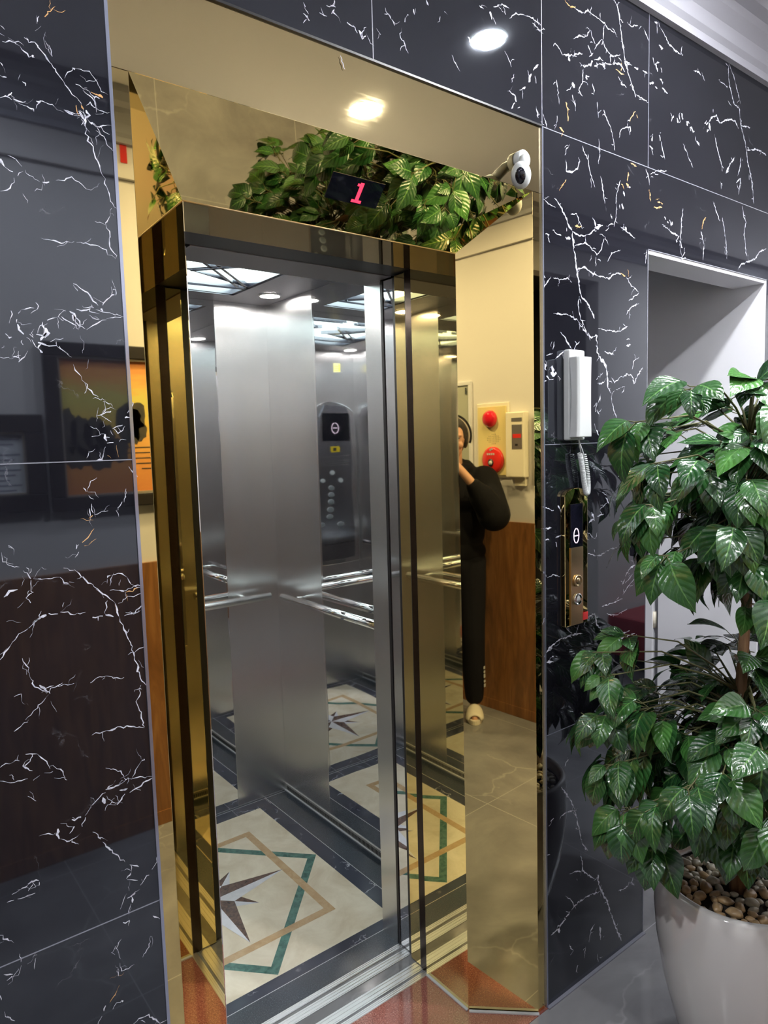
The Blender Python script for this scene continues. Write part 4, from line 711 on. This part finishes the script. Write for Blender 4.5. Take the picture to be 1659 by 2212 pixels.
for i,(p,s) in enumerate(places):
    bm=nb();bmesh.ops.create_icosphere(bm,subdivisions=3,radius=1)
    sd=rr.uniform(0,99);a=rr.uniform(0,PI);ln=rr.uniform(1.15,1.7)
    for v_ in bm.verts:
        n_=v_.co.normalized();v_.co=n_*(1+.22*noise.noise(n_*1.4+V3((sd,0,0))))
    bm.transform(Matrix.Rotation(a,4,'Z')@Matrix.Diagonal((s*ln*.8,s*.78,s*.62,1)))
    left=p.x<-.06
    o=obj('pebble',bm,M['pebble1'] if (left or rr.random()<.25) else M['pebble2'],smooth=True)
    o.location=(PX+p.x,PY+p.y,.440+s*.55)
    tag(o,('tan' if o.data.materials[0]==M['pebble1'] else 'cream')+' rounded pebble lying on the soil of the white pot','pebble','pebbles in the white pot')
tree=thing('potted_tree','two-tiered glossy green leafy tree growing from the white pot','potted plant',(PX,PY,.440))
bm=nb();tp=[(PX-.005,PY,.434),(PX+.004,PY+.003,.70),(PX-.004,PY+.004,.95),(PX+.006,PY,1.15),(PX+.018,PY-.003,1.30),(PX+.012,PY,1.50)]
tube(bm,tp,[.019,.016,.0135,.0125,.011,.006],14);P=[obj('trunk',bm,M['bark'],smooth=True)]
TW=[(0,0),(.05,.42),(.12,.72),(.22,.94),(.34,1.0),(.46,.93),(.58,.78),(.70,.58),(.80,.38),(.89,.19),(.95,.08),(1,0)]
def leaf(bm,uvl,coll,base,dirv,up,Ln,Wd,droop,tone,rnd,fold):
    d=dirv.normalized();s=d.cross(up).normalized();n_=s.cross(d).normalized()
    cols=(-1,-.55,0,.55,1);rows=[]
    p=base.copy();dd=d.copy();prev=0
    cup=rnd.uniform(.05,.22);ph=rnd.uniform(0,6)
    for (t,w_) in TW:
        st=(t-prev)*Ln;prev=t
        ang=droop*st/Ln;dd=(dd*math.cos(ang)-n_*math.sin(ang)).normalized();n_=s.cross(dd).normalized();p=p+dd*st
        row=[]
        for ci,c_ in enumerate(cols):
            wj=w_*(1+ (.06*math.sin(t*60+ph) if abs(c_)==1 else 0))
            off=s*(c_*wj*Wd/2)+n_*(fold*abs(c_)*w_*Wd/2-cup*c_*c_*w_*Wd/2+.012*Wd*math.sin(9*t+ph)*abs(c_)*2)
            row.append((bm.verts.new(p+off),(.5+c_*.5,t)))
        rows.append(row)
    for a,b in zip(rows,rows[1:]):
        for i in range(4):
            q_=[a[i],a[i+1],b[i+1],b[i]]
            f=bm.faces.new([x[0] for x in q_]);f.smooth=True
            for lp,x in zip(f.loops,q_):
                lp[uvl].uv=x[1];lp[coll]=(tone,tone,tone,1)
def crown(name,cen,rad,nclu,per,seed,extra=(),sizes=(.095,.135)):
    rnd=random.Random(seed);bm=nb();uvl=bm.loops.layers.uv.new('UVMap');coll=bm.loops.layers.color.new('tone');tw=nb()
    cen=V3(cen);pts=[]
    for i in range(nclu):
        k=i+.5;ph=math.acos(1-2*k/nclu);th=PI*(1+5**.5)*k
        u=V3((math.cos(th)*math.sin(ph),math.sin(th)*math.sin(ph),math.cos(ph)))
        f=rnd.uniform(.62,.92) if i%3 else rnd.uniform(.30,.6)
        u=(u+V3((rnd.uniform(-.2,.2) for _ in range(3)))).normalized()
        pts.append((cen+V3((u.x*rad[0],u.y*rad[1],u.z*rad[2]))*f,u,per))
    for e in extra: pts.append((V3(e[0]),V3(e[1]).normalized(),e[2]))
    for p,u,n in pts:
        if p.y>-.07: p.y=-.07-rnd.uniform(0,.03)
        hor=V3((u.x,u.y,0)); hor=hor.normalized() if hor.length>.05 else V3((rnd.uniform(-1,1),rnd.uniform(-1,1),0)).normalized()
        axis=(hor*.8+V3((0,0,max(u.z,-.1)*.9))).normalized()
        # twig from the trunk
        rt_=V3((PX,PY,max(.50,min(p.z-.08,cen.z+rad[2]*.4))));mid_=rt_.lerp(p,.55)+V3((0,0,.03))
        tube(tw,[rt_,rt_.lerp(p,.25)+V3((0,0,.035)),mid_+V3((0,0,.02)),p],[.0034,.0028,.0022,.0014],5)
        for j in range(n):
            a=2*PI*j/n+rnd.uniform(-.4,.4)
            side=axis.cross(V3((0,0,1))).normalized();upv=side.cross(axis).normalized()
            spread=rnd.uniform(.5,1.15)
            d=(axis*.75+(side*math.cos(a)+upv*math.sin(a)*.55)*spread+hor*.35+V3((0,0,-.25))).normalized()
            b0=p-axis*rnd.uniform(0,.05);b1=b0+d*rnd.uniform(.015,.035)
            tube(tw,[b0,b1],.0012,4,cap=False)
            Ln=rnd.uniform(*sizes)*(.9 if rnd.random()<.75 else .6);Wd=Ln*rnd.uniform(.56,.66)
            if u.z>.6: dro=rnd.uniform(.3,.8)
            else: dro=rnd.uniform(.6,1.35)
            d2=(d+V3((0,0,-.30-.25*(1-max(0,u.z))))).normalized()
            tip=b1+d2*Ln
            if tip.y>-.015 or b1.y>-.03: continue
            upp=(V3((0,0,1))+hor*.75+V3((rnd.uniform(-.35,.35) for _ in range(3)))).normalized()
            tone=min(1,max(0,rnd.gauss(.45,.25)+(.5 if rnd.random()<.06 else 0)))
            leaf(bm,uvl,coll,b1,d2,upp,Ln,Wd,dro,tone,rnd,rnd.uniform(.12,.35))
    me=bpy.data.meshes.new(name);bm.to_mesh(me);bm.free();me.materials.append(M['leaf']);o=bpy.data.objects.new(name,me);C.objects.link(o)
    t_o=obj('twigs',tw,M['twig'],smooth=True);return [o,t_o]
ex_up=[((1.345,-.36,1.650),(-1,-.05,.05),6),((1.37,-.38,1.56),(-1,0,0),5),((1.37,-.38,1.47),(-1,0,-.1),6),((1.40,-.40,1.36),(-.9,0,-.2),6),((1.42,-.44,1.72),(-.8,-.2,.4),6),((1.50,-.50,1.42),(-.7,-.5,-.2),6),((1.60,-.55,1.26),(-.4,-.7,-.5),5),((1.66,-.48,1.22),(-.2,-.5,-.5),5)]
ex_up+=[((PX+.02,PY-.02,1.755),(.1,-.2,1),7),((PX-.10,PY-.06,1.745),(-.5,-.4,1),6),((PX+.12,PY-.08,1.74),(.5,-.5,.9),6),((PX+.02,PY-.16,1.71),(0,-1,.7),7),((PX-.16,PY-.16,1.68),(-.7,-.7,.5),6),((PX+.17,PY-.20,1.66),(.6,-.8,.4),6),((PX,PY-.28,1.55),(0,-1,.1),7),((PX+.12,PY-.27,1.42),(.3,-1,0),6)]
ex_lo=[((1.42,-.20,1.10),(-1,.0,.25),5),((1.42,-.24,1.05),(-1,0,.1),5),((1.41,-.24,.95),(-1,-.1,0),6),((1.40,-.26,.84),(-1,0,-.1),6),((1.40,-.30,.74),(-1,-.1,-.2),6),((1.46,-.34,.66),(-.9,-.2,-.2),6),((1.52,-.22,1.13),(-.5,.1,.6),6),((1.56,-.52,.74),(-.5,-.8,-.2),6),((1.62,-.62,.60),(-.2,-.9,-.3),5)]
P+=crown('upper_foliage',(PX+.04,PY,1.50),(.40,.37,.30),92,6,21,ex_up)
P+=crown('lower_foliage',(PX-.0,PY,.86),(.43,.40,.265),120,6,5,ex_lo)
plist(P,tree)
# ---------------------------------------------------------------- photographer
CAM=V3((0,-1.219839,1.62));cr_=V3((.788454,-.614463,-.027846));cu=V3((.081319,.059257,.994925));cf=V3((.609695,.786717,-.096688))
BB=V3((-.174,-1.460,0));F=V3((.66,.75,0)).normalized();RT=V3((F.y,-F.x,0))
def bp(r,f,z): return BB+RT*r+F*f+V3((0,0,z))
ph=thing('smartphone','black smartphone held upright by the photographer','phone',tuple(CAM-cf*.012-cu*.06))
mt=Matrix((( cr_.x,cf.x,cu.x,0),(cr_.y,cf.y,cu.y,0),(cr_.z,cf.z,cu.z,0),(0,0,0,1)))
pc=CAM-cf*.0085-cu*.060-cr_*.022
bm=nb();box(bm,-.0375,.0375,-.004,.0035,-.078,.078,0,Matrix.Translation(pc)@mt);p1=obj('phone_body',bm,M['phone'],bevel=.002)
bm=nb();
for k in(0,1,2):
    c0=pc+cr_*.0225+cu*(.022+.0-.022*k)+cf*.0036
    if k==0: c0=pc+cr_*.0225+cu*.034+cf*.0036
    ell(bm,c0,(.006,.0012,.006),mt.to_3x3(),16,8)
p2=obj('phone_lens',bm,M['black_glass'],smooth=True)
plist([p1,p2],ph)
pcen=pc
def remesh(o,vox,sm=6,fac=.5):
    r=o.modifiers.new('remesh','REMESH');r.mode='VOXEL';r.voxel_size=vox;r.use_smooth_shade=True
    s=o.modifiers.new('smooth','SMOOTH');s.factor=fac;s.iterations=sm
def limb(bm,pts,rad,seg=16):
    tube(bm,pts,rad,seg)
    for p,r in zip(pts,rad): ell(bm,V3(p),(r,r,r),None,14,10)
sR=bp(.175,-.02,1.40);sL=bp(-.175,-.02,1.40)
eR=V3((.095,-1.475,1.235));wR=V3((.052,-1.335,1.415));
eL=bp(-.30,.13,1.16);wL=V3((-.085,-1.26,1.43))
bm=nb()
hc_=bp(.0,.045,1.635)
hm=Matrix(((RT.x,F.x,0),(RT.y,F.y,0),(0,0,1)))
ell(bm,hc_+V3((0,0,.018)),(.074,.090,.092),hm);ell(bm,hc_+F*.016+V3((0,0,-.045)),(.056,.068,.070),hm)
ell(bm,hc_+F*.092+V3((0,0,-.022)),(.011,.018,.020),hm);ell(bm,hc_+F*.080+V3((0,0,-.004)),(.008,.016,.024),hm)
ell(bm,hc_+F*.060+V3((0,0,-.088)),(.024,.020,.018),hm)
for s in(-1,1):
    ell(bm,hc_+RT*s*.074+V3((0,0,-.012)),(.010,.018,.030),hm);ell(bm,hc_+RT*s*.030+F*.070+V3((0,0,.018)),(.026,.014,.010),hm);ell(bm,hc_+RT*s*.040+F*.062+V3((0,0,-.035)),(.022,.018,.020),hm)
ell(bm,hc_+F*.078+V3((0,0,-.060)),(.024,.012,.007),hm);ell(bm,hc_+F*.076+V3((0,0,-.071)),(.020,.012,.008),hm)
limb(bm,[bp(0,0,1.57),bp(0,-.01,1.50),bp(0,-.02,1.44)],[.052,.053,.064])
ell(bm,bp(0,-.01,1.24),(.150,.092,.19),hm);ell(bm,bp(0,-.01,.98),(.150,.095,.13),hm)
limb(bm,[sR,sR.lerp(eR,.5),eR],[.048,.043,.036]);limb(bm,[eR,eR.lerp(wR,.5),wR],[.036,.033,.024])
limb(bm,[sL,sL.lerp(eL,.5),eL],[.048,.043,.036]);limb(bm,[eL,eL.lerp(wL,.5),wL],[.036,.033,.024])
def hand(bm,w,side):
    pal=pcen+cr_*side*.052-cu*.045-cf*.018
    limb(bm,[w,w.lerp(pal,.45),pal],[.024,.023,.022])
    ell(bm,pal+cu*.004,(.018,.026,.040),mt.to_3x3())
    for k in range(4):
        u=(.030-.021*k)-.040;ln=(.9,1,.95,.8)[k]
        b=pal+cu*(.030-.021*k)+cf*.006
        k1=pcen+cr_*side*.050+cu*u+cf*.008;k2=pcen+cr_*side*.032+cu*(u+.003)+cf*.0135;k3=pcen+cr_*side*(.032-.026*ln)+cu*(u+.008)+cf*.0120
        limb(bm,[b,k1,k2,k3],[.0105,.0095,.0085,.0070],12)
    th=[pal+cu*.01-cf*.012,pcen+cr_*side*.040+cu*-.012-cf*.018,pcen+cr_*side*.026+cu*.012-cf*.0135]
    limb(bm,th,[.013,.0105,.0085],12)
hand(bm,wR,1);hand(bm,wL,-1)
hipR,hipL=bp(.085,-.01,.93),bp(-.085,-.01,.93);kR,kL=bp(.095,.025,.50),bp(-.10,.03,.50);aR,aL=bp(.10,-.045,.085),bp(-.12,-.02,.085)
for h0,k0,a0 in((hipR,kR,aR),(hipL,kL,aL)):
    limb(bm,[h0,h0.lerp(k0,.5),k0],[.080,.068,.050]);limb(bm,[k0,k0.lerp(a0,.35),a0],[.050,.050,.034])
    limb(bm,[a0+V3((0,0,-.035)),a0+F*.06+V3((0,0,-.045)),a0+F*.14+V3((0,0,-.056))],[.030,.028,.020])
pers=obj('person',bm,[M['skin']]);remesh(pers,.0045,3)
relabel_origin(pers,tuple(BB));tag(pers,'photographer in black hooded jacket and black trousers holding a phone to the face','person')
kids=[]
bm=nb()   # jacket
ell(bm,bp(0,-.015,1.30),(.185,.118,.17),hm);ell(bm,bp(0,-.01,1.12),(.180,.118,.20),hm);ell(bm,bp(0,-.01,.99),(.182,.12,.10),hm);ell(bm,bp(0,-.03,1.42),(.165,.09,.085),hm)
limb(bm,[sR+V3((0,0,-.005)),sR.lerp(eR,.5)+V3((0,0,-.012)),eR+V3((.012,0,-.02))],[.085,.094,.092]);limb(bm,[eR+V3((.008,0,-.012)),eR.lerp(wR,.45),eR.lerp(wR,.78)],[.086,.070,.044])
limb(bm,[sL,sL.lerp(eL,.5),eL],[.075,.075,.072]);limb(bm,[eL,eL.lerp(wL,.45),eL.lerp(wL,.8)],[.070,.060,.042])
for a in range(12):   # hood collapsed round the neck
    an=2*PI*a/12;ell(bm,bp(.085*math.cos(an),-.02+.075*math.sin(an),1.475+.02*math.sin(an)*-1),(.036,.036,.030))
j=obj('hooded_jacket',bm,M['jacket']);remesh(j,.0075,5);kids.append(j)
bm=nb()
ell(bm,bp(0,-.01,.93),(.165,.112,.12),hm)
for h0,k0,a0 in((hipR,kR,aR),(hipL,kL,aL)):
    limb(bm,[h0,h0.lerp(k0,.5),k0],[.096,.085,.072]);limb(bm,[k0,k0.lerp(a0,.5),a0+V3((0,0,.03))],[.072,.068,.056])
tr=obj('trousers',bm,M['pants']);remesh(tr,.0075,4);kids.append(tr)
bm=nb()   # white markings down the right trouser leg
for k,(z,h__) in enumerate(((.30,.016),(.275,.014),(.245,.022),(.215,.014),(.185,.020))):
    b_=kR.lerp(aR,(.5-z)/.415);d=(RT*.85+F*.5).normalized();s_=d.cross(V3((0,0,1)));c0=V3((b_.x,b_.y,z))+d*.0715
    prism(bm,[c0-s_*.008,c0+s_*.008,c0+s_*.008+V3((0,0,h__)),c0-s_*.008+V3((0,0,h__))],V3((0,0,0)),d*.002)
kids.append(obj('leg_lettering',bm,M['white_plastic']))
for a0 in(aR,aL):
    bm=nb();f0=a0-V3((0,0,a0.z));
    n=28;so=[];
    for k in range(n):
        an=2*PI*k/n;ff=.045+.135*math.cos(an);w_=(.045+.008*math.cos(an))*math.sin(an);so.append(f0+F*ff+RT*w_)
    prism(bm,so,V3((0,0,.001)),V3((0,0,.026)))
    segs=12
    for i in range(2):
        pass
    rows=[]
    for i in range(9):
        ff=.055+.105*i/8;row=[]
        for k in range(segs+1):
            an=PI*k/segs;wd=.049+.004*math.sin(PI*i/8)-(.012 if i==8 else 0)-(.004 if i==7 else 0);hh_=.062-.028*(i/8)**1.5
            row.append(bm.verts.new(f0+F*ff+RT*(wd*math.cos(an))+V3((0,0,.022+hh_*math.sin(an)))))
        rows.append(row)
    for a_,b_ in zip(rows,rows[1:]):
        for k in range(segs): 
            f=bm.faces.new([a_[k],a_[k+1],b_[k+1],b_[k]]);f.smooth=True
    o=obj('slipper',bm,M['slipper']);s=o.modifiers.new('sol','SOLIDIFY');s.thickness=.007;kids.append(o)
bm=nb()   # hair cap
ell(bm,hc_+V3((0,0,.034))-F*.012,(.084,.096,.092),hm,28,18)
for v_ in list(bm.verts):
    loc=v_.co-hc_
    if loc.dot(F)>.052 and loc.z<.060: v_.co-=F*(loc.dot(F)-.052)
for s in(-1,1): ell(bm,hc_+RT*s*.070+V3((0,0,.0))-F*.02,(.020,.045,.055),hm)
ell(bm,hc_-F*.055+V3((0,0,-.03)),(.066,.045,.070),hm)
h=obj('hair',bm,M['hair'],smooth=True);kids.append(h)
bm=nb();pth=[hc_+RT*(.093*math.cos(a))+F*.0+V3((0,0,.015+.106*math.sin(a))) for a in [PI*(-.12+1.24*k/24) for k in range(25)]]
tube(bm,[hc_+(p-hc_)*1.07-F*.012 for p in pth],.011,10);kids.append(obj('hood_rim',bm,M['jacket'],smooth=True));bm=nb();tube(bm,pth,.0055,10);kids.append(obj('hood_lining',bm,M['hoodlining'],smooth=True))
bm=nb()
for s in(-1,1): ell(bm,hc_+RT*s*.030+F*.0795+V3((0,0,.002)),(.011,.006,.006),hm)
kids.append(obj('eyes',bm,M['black_glass'],smooth=True))
bm=nb();ell(bm,hc_+F*.086+V3((0,0,-.066)),(.020,.007,.007),hm);kids.append(obj('lips',bm,M['lip'],smooth=True))
plist(kids,pers)
# ---------------------------------------------------------------- world, camera, view
w=bpy.data.worlds.new('world');bpy.context.scene.world=w;w.use_nodes=True;w.node_tree.nodes['Background'].inputs[0].default_value=(.02,.02,.025,1)
cam=bpy.data.cameras.new('camera');co=bpy.data.objects.new('camera',cam);C.objects.link(co)
co.matrix_world=Matrix(((cr_.x,cu.x,-cf.x,CAM.x),(cr_.y,cu.y,-cf.y,CAM.y),(cr_.z,cu.z,-cf.z,CAM.z),(0,0,0,1)))
cam.sensor_fit='HORIZONTAL';cam.sensor_width=36;cam.lens=36*1525.44/1659;cam.clip_start=.002;cam.clip_end=60
s=bpy.context.scene;s.camera=co
s.view_settings.view_transform='Standard';s.view_settings.look='None';s.view_settings.gamma=1;s.view_settings.exposure=0.0
s.view_settings.use_curve_mapping=False
s.cycles.max_bounces=14;s.cycles.glossy_bounces=12;s.cycles.diffuse_bounces=5
s.cycles.caustics_reflective=False;s.cycles.caustics_refractive=False
